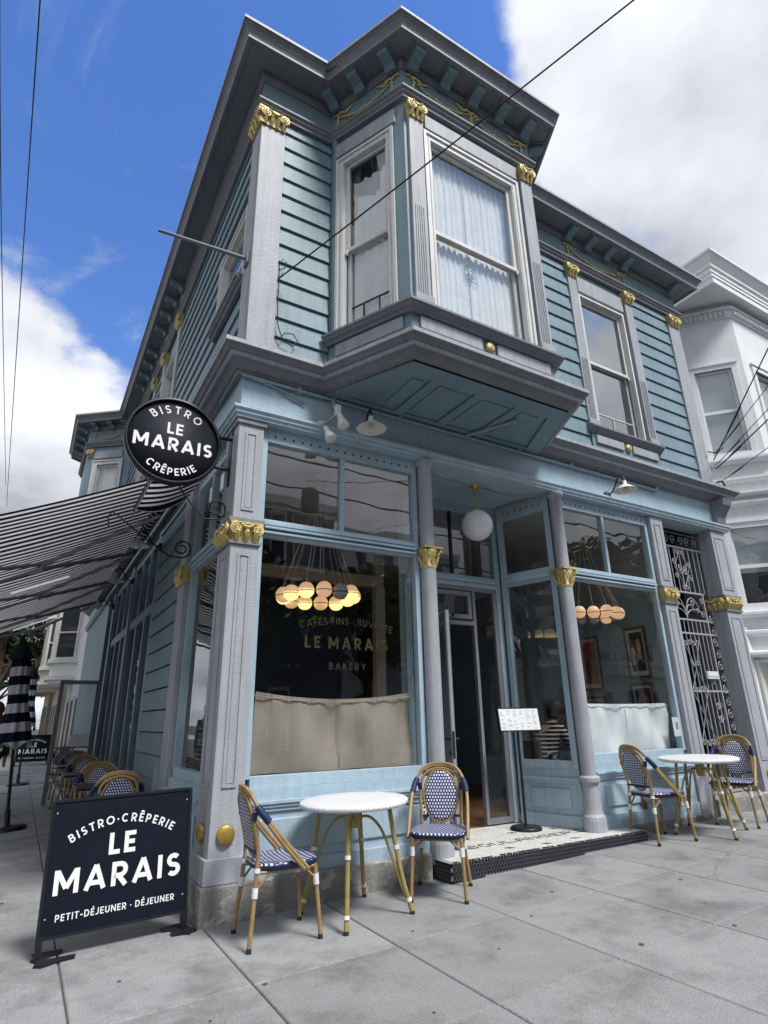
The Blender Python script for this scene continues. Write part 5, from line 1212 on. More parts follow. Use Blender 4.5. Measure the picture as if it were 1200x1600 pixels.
# ---------------- bistro furniture
def arch(pts, n=6):
    """Catmull-Rom through points"""
    P_ = [Vector(p) for p in pts]; out_ = []
    for i in range(len(P_)-1):
        p0 = P_[max(i-1,0)]; p1 = P_[i]; p2 = P_[i+1]; p3 = P_[min(i+2,len(P_)-1)]
        for k in range(n):
            t_ = k/n
            out_.append(0.5*((2*p1)+(p2-p0)*t_+(2*p0-5*p1+4*p2-p3)*t_*t_+(3*p1-p0-3*p2+p3)*t_**3))
    out_.append(P_[-1]); return out_
def make_chair():
    t = thing('bistro_chair', '', 'chair')
    # woven seat, rounded square with a rolled edge
    m = MB(); ring = []
    for k in range(32):
        a = 2*PI*k/32; ca, sa = math.cos(a), math.sin(a)
        r = 1.0/((abs(ca)**4+abs(sa)**4)**0.25)
        ring.append((0.215*r*ca-0.0, (0.215+0.012*ca)*r*sa))
    vs = []
    for sc_, z in ((0.97,0.418),(1.0,0.430),(1.0,0.446),(0.96,0.457),(0.80,0.455),(0.5,0.448)):
        vs += [(x*sc_, y*sc_, z) for x, y in ring]
    n = 32; fs = [(i*n+j, i*n+(j+1)%n, (i+1)*n+(j+1)%n, (i+1)*n+j) for i in range(5) for j in range(n)]
    mi = [1 if i < 2 else 0 for i in range(5) for j in range(n)]
    b0 = len(m.v); m.v += vs
    for q, k in zip(fs, mi): m.f.append(q); m.m.append(k); m.sm.append(True)
    m.add(vs[-n:], [tuple(range(n))], 0); m.add(vs[:n], [tuple(range(n))], 1)
    m.build('seat', ['weave_seat','bluebind'], t)
    # woven oval back
    m = MB(); A = []
    for sc_, off in ((1.0,0.010),(1.0,-0.010),(0.9,-0.014),(0.5,-0.016)):
        for k in range(28):
            a = 2*PI*k/28
            y = 0.132*math.cos(a)*sc_; zz = 0.185*math.sin(a)*sc_
            A.append((-0.232-0.22*zz-off*1.0, y, 0.665+zz))
    n = 28; m.add(A, [(i*n+j, i*n+(j+1)%n, (i+1)*n+(j+1)%n, (i+1)*n+j) for i in range(3) for j in range(n)], 0, True)
    m.add(A[-n:], [tuple(range(n))]); m.add(A[:n], [tuple(range(n))])
    m.build('backrest', 'weave_back', t)
    m = MB(); m.tube([(-0.232-0.22*0.195*math.sin(a), 0.142*math.cos(a), 0.665+0.195*math.sin(a)) for a in [2*PI*k/28 for k in range(28)]], 0.010, 6, closed=True); m.build('backrest_rim', 'bamboo', t)
    # posts running into the inner arch
    m = MB(); m.tube(arch([(-0.205,0.165,0.43),(-0.205,0.165,0.55),(-0.235,0.170,0.70),(-0.265,0.135,0.82),(-0.280,0.0,0.872),(-0.265,-0.135,0.82),(-0.235,-0.170,0.70),(-0.205,-0.165,0.55),(-0.205,-0.165,0.43)]), 0.013, 8); m.build('back_frame', 'bamboo', t)
    for off in (0.0, 0.026):
        m = MB(); m.tube(arch([(0.115-off,0.232,0.405),(0.0-off,0.232,0.53),(-0.115-off*0.7,0.228,0.66),(-0.205-off*0.2,0.205,0.775),(-0.262,0.13,0.865+off*0.6),(-0.283,0.0,0.893+off*0.6),(-0.262,-0.13,0.865+off*0.6),(-0.205-off*0.2,-0.205,0.775),(-0.115-off*0.7,-0.228,0.66),(0.0-off,-0.232,0.53),(0.115-off,-0.232,0.405)]), 0.013, 8); m.build('arm_frame', 'bamboo', t)
    for sy in (-1, 1):
        m = MB(); m.tube([(0.175,sy*0.185,0.42),(0.205,sy*0.205,0.01)], 0.0145, 8); l_ = m.build('leg', 'bamboo', t)
        m = MB(); m.tube([(0.2035,sy*0.204,0.025),(0.205,sy*0.2055,0.0)], 0.0165, 8); m.build('foot_cap', 'rubber', l_)
        m = MB(); m.tube([(0.179,sy*0.188,0.36),(0.183,sy*0.190,0.30)], 0.020, 8); m.build('joint_wrap', 'whitebind', l_)
        m = MB(); m.tube([(-0.205,sy*0.165,0.45),(-0.225,sy*0.180,0.25),(-0.255,sy*0.205,0.01)], 0.0145, 8); l_ = m.build('leg', 'bamboo', t)
        m = MB(); m.tube([(-0.253,sy*0.2035,0.025),(-0.255,sy*0.205,0.0)], 0.0165, 8); m.build('foot_cap', 'rubber', l_)
        m = MB(); m.tube([(-0.217,sy*0.174,0.33),(-0.222,sy*0.178,0.275)], 0.020, 8); m.build('joint_wrap', 'whitebind', l_); m = MB(); m.tube([(-0.206,sy*0.166,0.435),(-0.208,sy*0.168,0.41)], 0.021, 8); m.build('joint_wrap', 'whitebind', l_)
        m = MB(); m.tube(arch([(0.180,sy*0.188,0.33),(0.10,sy*0.190,0.405),(0.06,sy*0.190,0.412)]), 0.008, 6); m.tube(arch([(-0.215,sy*0.172,0.31),(-0.13,sy*0.180,0.400),(-0.09,sy*0.185,0.412)]), 0.008, 6); m.build('brace', 'bamboo', t)
        m = MB(); m.tube(arch([(-0.150,sy*0.223,0.700),(-0.190,sy*0.212,0.748),(-0.222,sy*0.190,0.795)]), [0.024]*12+[0.022], 8); m.tube([(-0.232,sy*0.176,0.76),(-0.238,sy*0.172,0.71)], 0.019, 8); m.build('blue_binding', 'bluebind', t)
        m = MB(); m.tube([(-0.19,sy*0.175,0.408),(0.17,sy*0.188,0.408)], 0.010, 6); m.build('seat_rail', 'bamboo', t)
    m = MB(); m.tube([(-0.207,-0.165,0.515),(-0.207,0.165,0.515)], 0.010, 6); m.build('back_rail', 'bluebind', t)
    m = MB(); m.tube([(0.175,-0.18,0.408),(0.175,0.18,0.408)], 0.010, 6); m.tube(arch([(0.180,-0.188,0.33),(0.178,-0.11,0.40),(0.178,-0.07,0.41)]), 0.008, 6); m.tube(arch([(0.180,0.188,0.33),(0.178,0.11,0.40),(0.178,0.07,0.41)]), 0.008, 6); m.build('front_rail', 'bamboo', t)
    return t
chair0 = make_chair(); first = True
def place_chair(x, y, face, label, group, tilt=0):
    global first
    c = chair0 if first else copy_tree(chair0); first = False
    c.location = (x, y, G(x)); c.rotation_euler = (0, -math.atan(SL)*math.cos(face), face)
    tag(c, label, 'chair', group); return c
place_chair(0.38, -0.47, rad(-4), 'blue and white woven bistro chair at the left end of the near table', 'bistro chairs at the front tables')
place_chair(1.70, -0.44, rad(228), 'blue and white woven bistro chair in front of the tiled entry step', 'bistro chairs at the front tables')
place_chair(4.55, -0.36, rad(-12), 'woven bistro chair seen from the side, left of the right hand table', 'bistro chairs at the front tables')
place_chair(5.86, -0.42, rad(196), 'woven bistro chair by the iron gate, right of the right hand table', 'bistro chairs at the front tables')
def make_table():
    t = thing('bistro_table', '', 'table')
    m = MB(); m.lathe([(0.36,0.700),(0.398,0.704),(0.405,0.715),(0.404,0.730),(0.392,0.738),(0.2,0.739),(0.0,0.739)], (0,0,0), 48); m.build('table_top', 'weave_table', t)
    m = MB(); m.lathe([(0.035,0.55),(0.042,0.57),(0.042,0.70)], (0,0,0), 12); m.build('hub', 'bamboogreen', t)
    for k in range(4):
        a = k*PI/2+PI/4; ca, sa = math.cos(a), math.sin(a)
        m = MB(); m.tube(arch([(0.26*ca,0.26*sa,0.70),(0.295*ca,0.295*sa,0.45),(0.34*ca,0.34*sa,0.22),(0.40*ca,0.40*sa,0.01)]), 0.0165, 8); l_ = m.build('leg', 'bamboogreen', t)
        m = MB(); m.tube([(0.398*ca,0.398*sa,0.022),(0.401*ca,0.401*sa,0.0)], 0.018, 8); m.build('foot_cap', 'rubber', l_)
        m = MB(); m.tube([(0.300*ca,0.300*sa,0.43),(0.304*ca,0.304*sa,0.405)], 0.0215, 8); m.build('joint_wrap', 'whitebind', l_); m = MB(); m.tube([(0.375*ca,0.375*sa,0.10),(0.382*ca,0.382*sa,0.078)], 0.0215, 8); m.build('joint_wrap', 'whitebind', l_)
        m = MB(); m.tube(arch([(0.04*ca,0.04*sa,0.62),(0.12*ca,0.12*sa,0.615),(0.20*ca,0.20*sa,0.53),(0.27*ca,0.27*sa,0.36),(0.33*ca,0.33*sa,0.18),(0.365*ca,0.365*sa,0.09)]), 0.010, 6); m.build('curved_brace', 'bamboogreen', t)
    return t
tb = make_table(); tb.location = (0.965,-0.425,G(0.965)); tb.rotation_euler = (0, -math.atan(SL)*1.0, rad(8)); tag(tb, 'round white woven bistro table between two chairs under the left shop window', 'table', 'round white bistro tables')
t2 = copy_tree(tb); t2.location = (5.20,-0.46,G(5.20)); t2.rotation_euler = (0, -math.atan(SL), rad(20)); tag(t2, 'round white woven bistro table in front of the right shop window', 'table', 'round white bistro tables')
spots = [(1.95,90,'nearest bistro chair on the side pavement behind the sandwich board'),(3.10,-90,'second bistro chair along the side wall, behind the sandwich board'),(3.75,90,'third bistro chair along the side wall under the awning'),(4.95,-90,'fourth bistro chair along the side wall under the awning'),(5.55,90,'fifth bistro chair along the side wall under the awning'),(6.75,-90,'sixth bistro chair along the side wall under the awning'),(7.35,90,'seventh bistro chair along the side wall, beside the glass screen'),(9.3,-90,'farthest bistro chair along the side wall, past the glass screen')]
for y, f, lb in spots: place_chair(-0.42+0.015*(y % 1), y, rad(f+random.uniform(-6,6)), lb, 'bistro chairs along the side wall')
for y, lb in ((2.52,'nearest small dark cafe table on the side pavement'),(4.35,'second small dark cafe table along the side wall'),(6.15,'third small dark cafe table along the side wall')):
    t = thing('side_table', lb, 'table', (-0.42,y,G(-0.42)), 0, 'dark tables along the side wall')
    m = MB(); m.box(-0.30,0.30,-0.28,0.28,0.715,0.74); m.build('table_top', 'black', t, bevel=0.006)
    m = MB(); m.tube([(0,0,0.03),(0,0,0.715)], 0.025, 8); m.build('stem', 'iron', t)
    m = MB(); m.lathe([(0.20,0.0),(0.20,0.012),(0.05,0.03)], (0,0,0), 16); m.build('base', 'iron', t)

# ---------------- sandwich boards
def sandwich(loc, rz, label, scale=1.0):
    t = thing('sandwich_board', label, 'sign board', loc, rz, 'black cafe sign boards'); t.scale = (scale,)*3
    W_, H = 0.885, 0.755
    def Xp(u, v, d=0.0): return (u, -d+0.045*v/H, 0.115+v)
    m = MB(); vs = [Xp(a, b, d) for d in (-0.012, 0.012) for a, b in ((-W_/2,0),(W_/2,0),(W_/2,H),(-W_/2,H))]
    m.hexa([vs[0],vs[1],vs[5],vs[4],vs[3],vs[2],vs[6],vs[7]]); pn = m.build('panel', 'boardblack', t, bevel=0.003)
    m = MB()
    for a, b, c, d in ((-W_/2-0.006,-W_/2+0.012,-0.05,H+0.006),(W_/2-0.012,W_/2+0.006,-0.05,H+0.006),(-W_/2+0.012,W_/2-0.012,H-0.008,H+0.008),(-W_/2+0.012,W_/2-0.012,-0.008,0.008)):
        q = [Xp(u, v, dd) for dd in (-0.018, 0.018) for u, v in ((a,c),(b,c),(b,d),(a,d))]; m.hexa([q[0],q[1],q[5],q[4],q[3],q[2],q[6],q[7]])
    m.build('frame', 'black', t)
    wr = lambda s, sz, z, **k: line_of_text(pn, 'letter', s, sz, lambda u, v: Xp(u, v+z, 0.0145), **k)
    wr('BISTRO·CRÊPERIE', 0.052, 0.590-0.60, spacing=0.30, bold=0.18, arc=(0.60, 1))
    wr('LE', 0.128, 0.405, spacing=0.20, bold=0.21, sx=1.03); wr('MARAIS', 0.138, 0.220, spacing=0.20, bold=0.205, sx=1.12)
    wr('PETIT-DÉJEUNER · DÉJEUNER', 0.038, 0.078, spacing=0.22, bold=0.17)
    m = MB()
    for u in (-W_/2+0.03, W_/2-0.03):
        for v in (0.1, H-0.07): m.lathe([(0.006,0.0),(0.006,0.002),(0,0.003)], Xp(u, v, 0.0125), 8, axis=(0,-1,0))
    m.build('screw', 'gateiron', pn)
    for sg in (-1, 1):
        m = MB(); x = sg*(W_/2-0.012)
        m.prism([(x-0.02,-0.10),(x+0.02,-0.13),(x+0.10*(1 if sg < 0 else 0.3),-0.10),(x+0.20*(1 if sg < 0 else 0.35),-0.09),(x+0.21*(1 if sg < 0 else 0.35),-0.045),(x+0.05,-0.03),(x+0.04,0.02),(x+0.14*(1 if sg < 0 else 0.3),0.05),(x+0.15*(1 if sg < 0 else 0.3),0.10),(x-0.02,0.12),(x-0.13*(0 if sg < 0 else 1),0.09),(x-0.13*(0 if sg < 0 else 1),0.04),(x-0.03,0.01),(x-0.09*(0 if sg < 0 else 1),-0.04),(x-0.09*(0 if sg < 0 else 1),-0.09)], 0.0, 0.014)
        m.box(x-0.015,x+0.02,-0.02,0.03,0.014,0.13); m.build('foot', 'black', t)
    return t
sb = sandwich((-0.555,0.02,G(-0.555)), rad(1.0), 'black sandwich board with white lettering beside the corner pillar'); sb.rotation_euler = (0, -math.atan(SL), rad(1.0))
sandwich((-0.75,21.0,G(-0.75)), rad(4), 'far black sandwich board at the end of the side pavement', 1.15)

# ---------------- menu stand
t = thing('menu_stand', 'black menu stand with white menu sheet on the entry step', 'menu stand', (3.48,0.50,0.196))
m = MB(); m.lathe([(0.165,0.0),(0.165,0.022),(0.15,0.034),(0.03,0.04)], (0,0,0), 32); m.build('base', 'black', t)
m = MB(); m.tube([(0,0,0.035),(0.0,0,1.0)], 0.014, 10); m.build('pole', 'black', t)
def mp_(u, v, d=0.0): 
    a = rad(-15); uu, dd = u*math.cos(a), u*math.sin(a)
    return (uu, dd-d-0.05+0.12*v, 0.97+v)
def slabq(m, a, b, c, d, e0, e1): 
    q = [mp_(u, v, e) for e in (e0, e1) for u, v in ((a,c),(b,c),(b,d),(a,d))]; m.hexa([q[0],q[1],q[5],q[4],q[3],q[2],q[6],q[7]])
m = MB(); slabq(m, -0.255, 0.255, 0.0, 0.25, -0.012, 0.01); m.build('board', 'black', t)
m = MB(); slabq(m, -0.24, 0.24, 0.014, 0.236, 0.01, 0.012); sh = m.build('menu_sheet', 'paper', t)
m = MB(); rr = random.Random(5)
for c in range(6):
    for r_ in range(16):
        if rr.random() < 0.25: continue
        u0 = -0.225+c*0.077; slabq(m, u0, u0+rr.uniform(0.02,0.06), 0.025+r_*0.0125, 0.029+r_*0.0125, 0.012, 0.0123)
tag(m.build('small_print', 'ceilgrey', sh), kind='stuff')

# ---------------- parasols
def parasol(base, top, label):
    t = thing('closed_parasol', label, 'parasol', base, 0, 'closed parasols on the side pavement')
    d = Vector(top)-Vector(base); H = d.length; t.rotation_euler = Vector((0,0,1)).rotation_difference(d).to_euler()
    m = MB(); m.tube([(0,0,0.03),(0,0,H)], 0.022, 10); m.ball((0,0,H+0.03), 0.035, 8, 6); m.build('pole', 'black', t)
    m = MB(); m.lathe([(0.24,0.0),(0.24,0.025),(0.20,0.045),(0.04,0.05),(0.035,0.25)], (0,0,0), 24); m.build('base', 'black', t)
    m = MB(); vs = []; n = 40; prof = [(H,0.02),(H-0.10,0.075),(H-0.30,0.15),(H-0.315,0.105),(H-0.6,0.115),(H-0.9,0.11),(H-1.05,0.13),(H-1.3,0.175),(H-1.50,0.20)]
    for i, (z, r) in enumerate(prof):
        for k in range(n):
            a = 2*PI*k/n; rr_ = r*(1+0.20*math.sin(a*8+0.3*i)*min(1, i/4)+0.07*math.sin(a*3))
            vs.append((rr_*math.cos(a), rr_*math.sin(a), z-(0.07*math.sin(a*4+1) if i == 8 else 0)))
    m.add(vs, [(i*n+j, i*n+(j+1)%n, (i+1)*n+(j+1)%n, (i+1)*n+j) for i in range(len(prof)-1) for j in range(n)], 0, True)
    for i, f in enumerate(m.f): m.m[i] = 1 if i < 2*n else 0
    m.build('canopy', ['parasol_fabric','cloth_dark'], t); return t
parasol((-1.23,5.74,G(-1.23)), (-1.45,5.74,2.56), 'nearer closed black and white striped parasol on the left pavement')
parasol((-1.12,13.0,G(-1.12)), (-1.22,13.0,2.75), 'farther closed black and white striped parasol down the pavement')
# glass wind screen beside the tables
t = thing('wind_screen', 'dark framed glass screen standing among the side tables', 'screen', (-0.42,8.15,G(-0.42)))
m = MB()
for a, b, c, d in ((-0.34,-0.27,0.0,2.12),(0.28,0.34,0.0,2.12),(-0.27,0.28,2.05,2.12),(-0.27,0.28,0.92,0.95)): m.box(a, b, -0.03, 0.03, c, d)
m.build('frame', 'armgrey', t); m = MB(); m.add([(-0.27,0,0.95),(0.28,0,0.95),(0.28,0,2.05),(-0.27,0,2.05)], [(0,1,2,3)]); m.build('pane', 'doorglass', t)
m = MB(); m.add([(-0.55,7.25,0.98),(-0.25,7.30,0.98),(-0.19,7.45,1.16),(-0.49,7.40,1.16)], [(0,1,2,3)]); m.box(-0.38,-0.36,7.34,7.36,0.0,1.05)
tag(m.build('menu_lectern', 'paper'), 'small white menu sheet on a stand among the side tables', 'menu')

# ---------------- interior things
def chandelier(c, label, seed, ceil=3.89):
    rr = random.Random(seed); t = thing('chandelier', label, 'chandelier', c, 0, 'glass globe chandeliers')
    R_, n = 0.365, 13
    m = MB(); m.tube([(R_*math.cos(a), R_*math.sin(a), 0.0) for a in [2*PI*k/40 for k in range(40)]], 0.006, 5, closed=True); m.build('ring', 'iron', t)
    m = MB(); m.lathe([(0.06,ceil-c[2]-0.03),(0.06,ceil-c[2])], (0,0,0), 12); m.build('ceiling_rose', 'lampwhite', t)
    for k in range(n):
        a = 2*PI*k/n+0.1; x, y = R_*math.cos(a), R_*math.sin(a); zz = rr.uniform(-0.012,0.012)
        g = MB(); g.lathe([(0.035,0.072),(0.058,0.055),(0.074,0.028),(0.080,0.0),(0.075,-0.032),(0.058,-0.060),(0.032,-0.076),(0.0,-0.081)], (x,y,zz), 18); q = rr.random()
        g.m = [(0 if i < 54 else 1) for i in range(len(g.f))]; go = g.build('globe', ['globe_off','globe_off'] if q < 0.18 else (['globe_lit','globe_bright'] if q > 0.45 else ['globe_lit','globe_lit']), t)
        g = MB(); g.tube([(x+0.081*math.cos(b), y+0.081*math.sin(b), zz-0.012) for b in [2*PI*i/18 for i in range(18)]], 0.004, 4, closed=True); g.build('band', 'iron', go)
        g = MB(); h = ceil-c[2]-0.03; g.tube(arch([(x,y,zz+0.07),(x*0.98,y*0.98,zz+0.14),(x*0.55,y*0.55,h*0.45),(x*0.25+0.02*rr.uniform(-1,1),y*0.25,h*0.75),(x*0.12,y*0.12,h)]), 0.0035, 4); g.build('cord', 'beige', t)
    return t
chandelier((1.17,0.80,2.53), 'lit chandelier of round glass globes behind the left shop window', 2)
chandelier((5.18,0.72,2.60), 'lit chandelier of round glass globes behind the right shop window', 9)
def poster(y0, y1, z0, z1, label, mats, frame):
    t = thing('framed_poster', label, 'poster', (5.855,(y0+y1)/2,z0), 0, 'framed posters on the cafe wall'); hw = (y1-y0)/2; H = z1-z0
    m = MB()
    for a, b, c, d in ((-hw,-hw+0.03,0,H),(hw-0.03,hw,0,H),(-hw+0.03,hw-0.03,0,0.03),(-hw+0.03,hw-0.03,H-0.03,H)): m.box(-0.03, 0.0, a, b, c, d)
    m.build('frame', frame, t)
    m = MB(); m.box(-0.012,-0.002,-hw+0.03,hw-0.03,0.03,H-0.03); p = m.build('print', 'picframe_pale', t)
    m = MB(); m.box(-0.014,-0.012,-hw+0.06,hw-0.06,0.09,H-0.07); m.build('picture', mats[0], p)
    m = MB(); 
    for k in range(5): m.ball((-0.0145, hw*0.35*math.cos(k*2.1), H*0.5+H*0.16*math.sin(k*1.7)), 1.0, 10, 6, 0, (0.002, hw*0.22, H*0.11))
    m.build('figure', mats[1], p)
poster(0.40,0.74,1.78,2.46,'framed dark poster with pale figure, upper right on the cafe wall',('poster_navy','poster_skin'),'picframe')
poster(0.40,0.76,1.05,1.72,'framed dark poster with pale figure, lower right on the cafe wall',('poster_navy','poster_orange'),'picframe')
poster(1.20,1.56,1.66,2.42,'framed red poster on the cafe wall nearest the column',('poster_red','poster_navy'),'picframe')
poster(1.20,1.56,1.00,1.58,'framed orange poster below the red poster on the cafe wall',('poster_orange','poster_navy'),'picframe')
t = thing('bar_counter', 'dark cafe bar counter seen through the open door', 'counter', (4.3,5.2,0.19))
m = MB(); m.box(-1.2,1.3,-0.3,0.3,0.0,1.02); m.build('counter_body', 'navywall', t); m = MB(); m.box(-1.25,1.35,-0.35,0.35,1.02,1.07); m.build('counter_top', 'beige', t, bevel=0.01)
t = thing('cafe_table', 'dark dining table inside beside the seated person', 'table', (5.0,1.05,0.19))
m = MB(); m.box(-0.3,0.3,-0.3,0.3,0.72,0.75); m.build('table_top', 'bluebind', t); m = MB(); m.tube([(0,0,0.02),(0,0,0.72)], 0.03, 8); m.build('stem', 'iron', t); m = MB(); m.lathe([(0.22,0),(0.22,0.015),(0.05,0.03)], (0,0,0), 16); m.build('base', 'iron', t)
m = MB(); m.lathe([(0.05,0),(0.10,0.012),(0.11,0.02),(0.0,0.012)], (4.93,0.98,0.941), 20); tag(m.build('plate', 'lampwhite'), 'small plate on the dining table inside', 'plate')
t = thing('indoor_chair', 'dark cafe chair under the seated person', 'chair', (4.50,1.20,0.19))
m = MB(); m.box(-0.2,0.2,-0.2,0.2,0.42,0.45); m.build('seat', 'picframe', t, bevel=0.01); m = MB(); m.box(-0.21,-0.18,-0.19,0.19,0.5,0.85); m.build('backrest', 'picframe', t, bevel=0.01)
for a in (-0.18, 0.18):
    for b in (-0.18, 0.18): m = MB(); m.tube([(a,b,0),(a,b,0.42)], 0.016, 6); m.build('leg', 'picframe', t)
def skin(name, pts, edges, mat, parent, sub=2):
    me = bpy.data.meshes.new(name); me.from_pydata([p[:3] for p in pts], edges, []); me.materials.append(MATS[mat])
    o = bpy.data.objects.new(name, me); COL.objects.link(o); o.parent = parent
    sk = o.modifiers.new('skin', 'SKIN'); sk.use_smooth_shade = True
    for v, p in zip(me.skin_vertices[0].data, pts): v.radius = (p[3], p[3] if len(p) < 5 else p[4])
    me.skin_vertices[0].data[0].use_root = True
    o.modifiers.new('sub', 'SUBSURF').levels = sub; o.modifiers['sub'].render_levels = sub
    return o
def chain(*ids): return [(a, b) for a, b in zip(ids[:-1], ids[1:])]
# seated diner, leaning over the table towards +x
t = thing('person', 'person in a striped top leaning over a table inside the cafe', 'person', (4.50,1.20,0.19))
pp = [(0,0,0.53,0.14,0.16),(0.06,0,0.72,0.12,0.15),(0.17,0,0.92,0.11,0.15),(0.23,0,1.02,0.06),(0.27,0,1.08,0.05),(0.31,0,1.13,0.085),(0.36,0,1.20,0.095),(0.38,0,1.27,0.07),
      (0.19,0.19,0.94,0.06),(0.26,0.25,0.74,0.048),(0.45,0.15,0.80,0.038),(0.52,0.11,0.83,0.03),(0.19,-0.19,0.94,0.06),(0.30,-0.24,0.76,0.048),(0.46,-0.10,0.90,0.038),(0.48,-0.06,1.00,0.03),
      (0.05,0.10,0.52,0.10),(0.42,0.12,0.52,0.075),(0.44,0.12,0.10,0.05),(0.55,0.12,0.05,0.04),(0.05,-0.10,0.52,0.10),(0.42,-0.12,0.52,0.075),(0.44,-0.12,0.10,0.05),(0.55,-0.12,0.05,0.04),
      (0.57,0.09,0.835,0.012),(0.58,0.11,0.835,0.012),(0.575,0.13,0.83,0.012),(0.50,-0.04,1.06,0.012),(0.51,-0.06,1.06,0.012),(0.50,-0.08,1.055,0.012)]
ee = chain(0,1,2,3,4,5,6,7)+chain(2,8,9,10,11)+chain(2,12,13,14,15)+chain(0,16,17,18,19)+chain(0,20,21,22,23)+[(11,24),(11,25),(11,26),(15,27),(15,28),(15,29)]
skin('body', pp, ee, 'skin', t)
sp = [(*p[:3], *[q+0.022 for q in p[3:]]) for p in pp]
skin('shirt', [sp[0],sp[1],sp[2],sp[8],sp[9],(0.40,0.175,0.785,0.056),sp[12],sp[13],(0.42,-0.14,0.87,0.056),(0.235,0,1.035,0.078)], chain(0,1,2)+chain(2,3,4,5)+chain(2,6,7,8)+[(2,9)], 'striped_shirt', t)
skin('trousers', [sp[0],sp[16],sp[17],sp[18],sp[20],sp[21],sp[22]], chain(0,1,2,3)+chain(0,4,5,6), 'cloth_dark', t)
m = MB(); m.ball((0.325,0,1.225), 0.128, 14, 10, 0, (1.0,0.95,0.95)); m.ball((0.275,0,1.150), 0.088, 12, 8, 0, (0.9,1.0,1.0)); m.build('hair', 'hair', t)
m = MB(); m.ball((0.455,0.03,1.175), 0.009, 6, 4); m.ball((0.455,-0.03,1.175), 0.009, 6, 4); m.build('eyes', 'black', t)
# passer-by at the left edge, walking away
t = thing('person', 'person with long brown hair in dark clothes at the left pavement edge', 'person', (-1.66,7.3,G(-1.6)), rad(90))
pp = [(0,0,0.92,0.13,0.15),(0.0,0,1.10,0.11,0.13),(0.01,0,1.34,0.10,0.16),(0.01,0,1.44,0.055),(0.02,0,1.50,0.05),(0.03,0,1.56,0.085),(0.035,0,1.63,0.095),(0.03,0,1.70,0.065),
      (0.01,0.19,1.36,0.055),(-0.03,0.23,1.10,0.043),(0.07,0.24,0.88,0.034),(0.10,0.24,0.80,0.028),(0.01,-0.19,1.36,0.055),(0.03,-0.23,1.10,0.043),(-0.06,-0.24,0.88,0.034),(-0.08,-0.24,0.80,0.028),
      (0.02,0.09,0.86,0.09),(0.10,0.09,0.48,0.062),(0.10,0.09,0.09,0.045),(0.22,0.09,0.04,0.035),(-0.02,-0.09,0.86,0.09),(-0.02,-0.09,0.48,0.062),(-0.20,-0.09,0.11,0.045),(-0.08,-0.09,0.04,0.035),
      (0.11,0.235,0.73,0.011),(0.125,0.245,0.735,0.011),(0.095,0.245,0.73,0.011),(-0.085,-0.235,0.73,0.011),(-0.07,-0.245,0.735,0.011),(-0.10,-0.245,0.73,0.011)]
skin('body', pp, ee, 'skin', t)
sp = [(*p[:3], *[q+0.02 for q in p[3:]]) for p in pp]
skin('jacket', [sp[0],sp[1],sp[2],sp[8],sp[9],sp[10],sp[12],sp[13],sp[14]], chain(0,1,2)+chain(2,3,4,5)+chain(2,6,7,8), 'cloth_dark', t)
skin('trousers', [sp[0],sp[16],sp[17],sp[18],sp[20],sp[21],sp[22]], chain(0,1,2,3)+chain(0,4,5,6), 'cloth_dark', t)
m = MB(); m.ball((0.0,0,1.62), 0.125, 14, 10, 0, (1.0,0.95,1.05)); m.ball((-0.05,0,1.42), 0.13, 12, 10, 0, (0.6,0.95,1.7)); m.build('hair', 'hairbrown', t)

# ---------------- white neighbouring house at the right
NBH = thing('neighbour_house', 'white house with a bay and wide eaves right of the corner building', 'building', (0,0,0))
A_, B_ = (8.45,0.55), (9.10,-0.20)
nbp = [(7.95,6.0),(7.95,0.95),(8.45,0.55),(9.10,-0.20),(12.5,-0.20),(13.1,0.55),(16.0,0.55)]
NL = plane(A_, (0.65,-0.75), (-0.75,-0.65)); NLL = math.hypot(0.65,0.75); NF = plane((0,-0.20), (1,0), (0,-1))
m = MB(); wl_ = [(0.17,0.79,5.62,7.30)]; wf = [(9.45,10.6,5.62,7.30)]
lo_l = [(0.17,0.79,2.95,4.25)]; lo_f = [(9.45,10.6,2.95,4.25)]
holes(m, NL, 0, NLL, 2.1, 8.7, wl_+lo_l, -0.12, 0); holes(m, NF, 9.10, 12.5, 2.1, 8.7, wf+lo_f, -0.12, 0)
m.box(7.95,8.45,0.56,0.68,2.1,8.7); m.box(7.95,8.07,0.68,6.0,0.0,8.7); m.box(8.45,16,0.9,1.0,2.1,8.7)
m.build('wall', 'nbwhite', NBH)
m = MB(); m.box(7.66,16,0.45,0.60,0.1,2.6); m.box(7.66,7.94,0.46,0.6,2.601,8.7); m.build('base_wall', 'nbwhite', NBH)
m = MB(); m.box(8.5,11.5,0.40,0.449,0.2,2.1); m.build('garage_door', 'creamtrim', NBH)
m = MB(); m.box(8.28,16,-0.42,6.0,8.70,8.74); m.build('eaves', 'nbwhite', NBH)
m = MB(); m.sweep([(8.28,6.0),(8.28,-0.42),(16,-0.42)], [(0.0,8.66),(0.02,8.66),(0.02,8.98),(0.05,9.0),(0.05,9.06),(0.10,9.14),(0.14,9.22),(0.16,9.22),(0.16,9.27),(0.0,9.28)]); m.build('eaves_cornice', 'nbwhite', NBH)
for z in (8.78, 8.88):
    m = MB(); m.sweep([(8.28,6.0),(8.28,-0.42),(16,-0.42)], [(0.02,z),(0.035,z),(0.035,z+0.012),(0.02,z+0.012)]); m.build('eaves_bead', 'nbwhite', NBH)
facets = nbp[1:6]
m = MB(); m.sweep(facets, [(0,8.36),(0.03,8.36),(0.03,8.50),(0.08,8.52),(0.08,8.58),(0,8.60)]); m.build('frieze_moulding', 'nbwhite', NBH)
dm = MB(); dm.box(-0.022,0.022,-0.055,0.0,8.40,8.49); DM = dm.mesh('dentil', 'nbwhite')
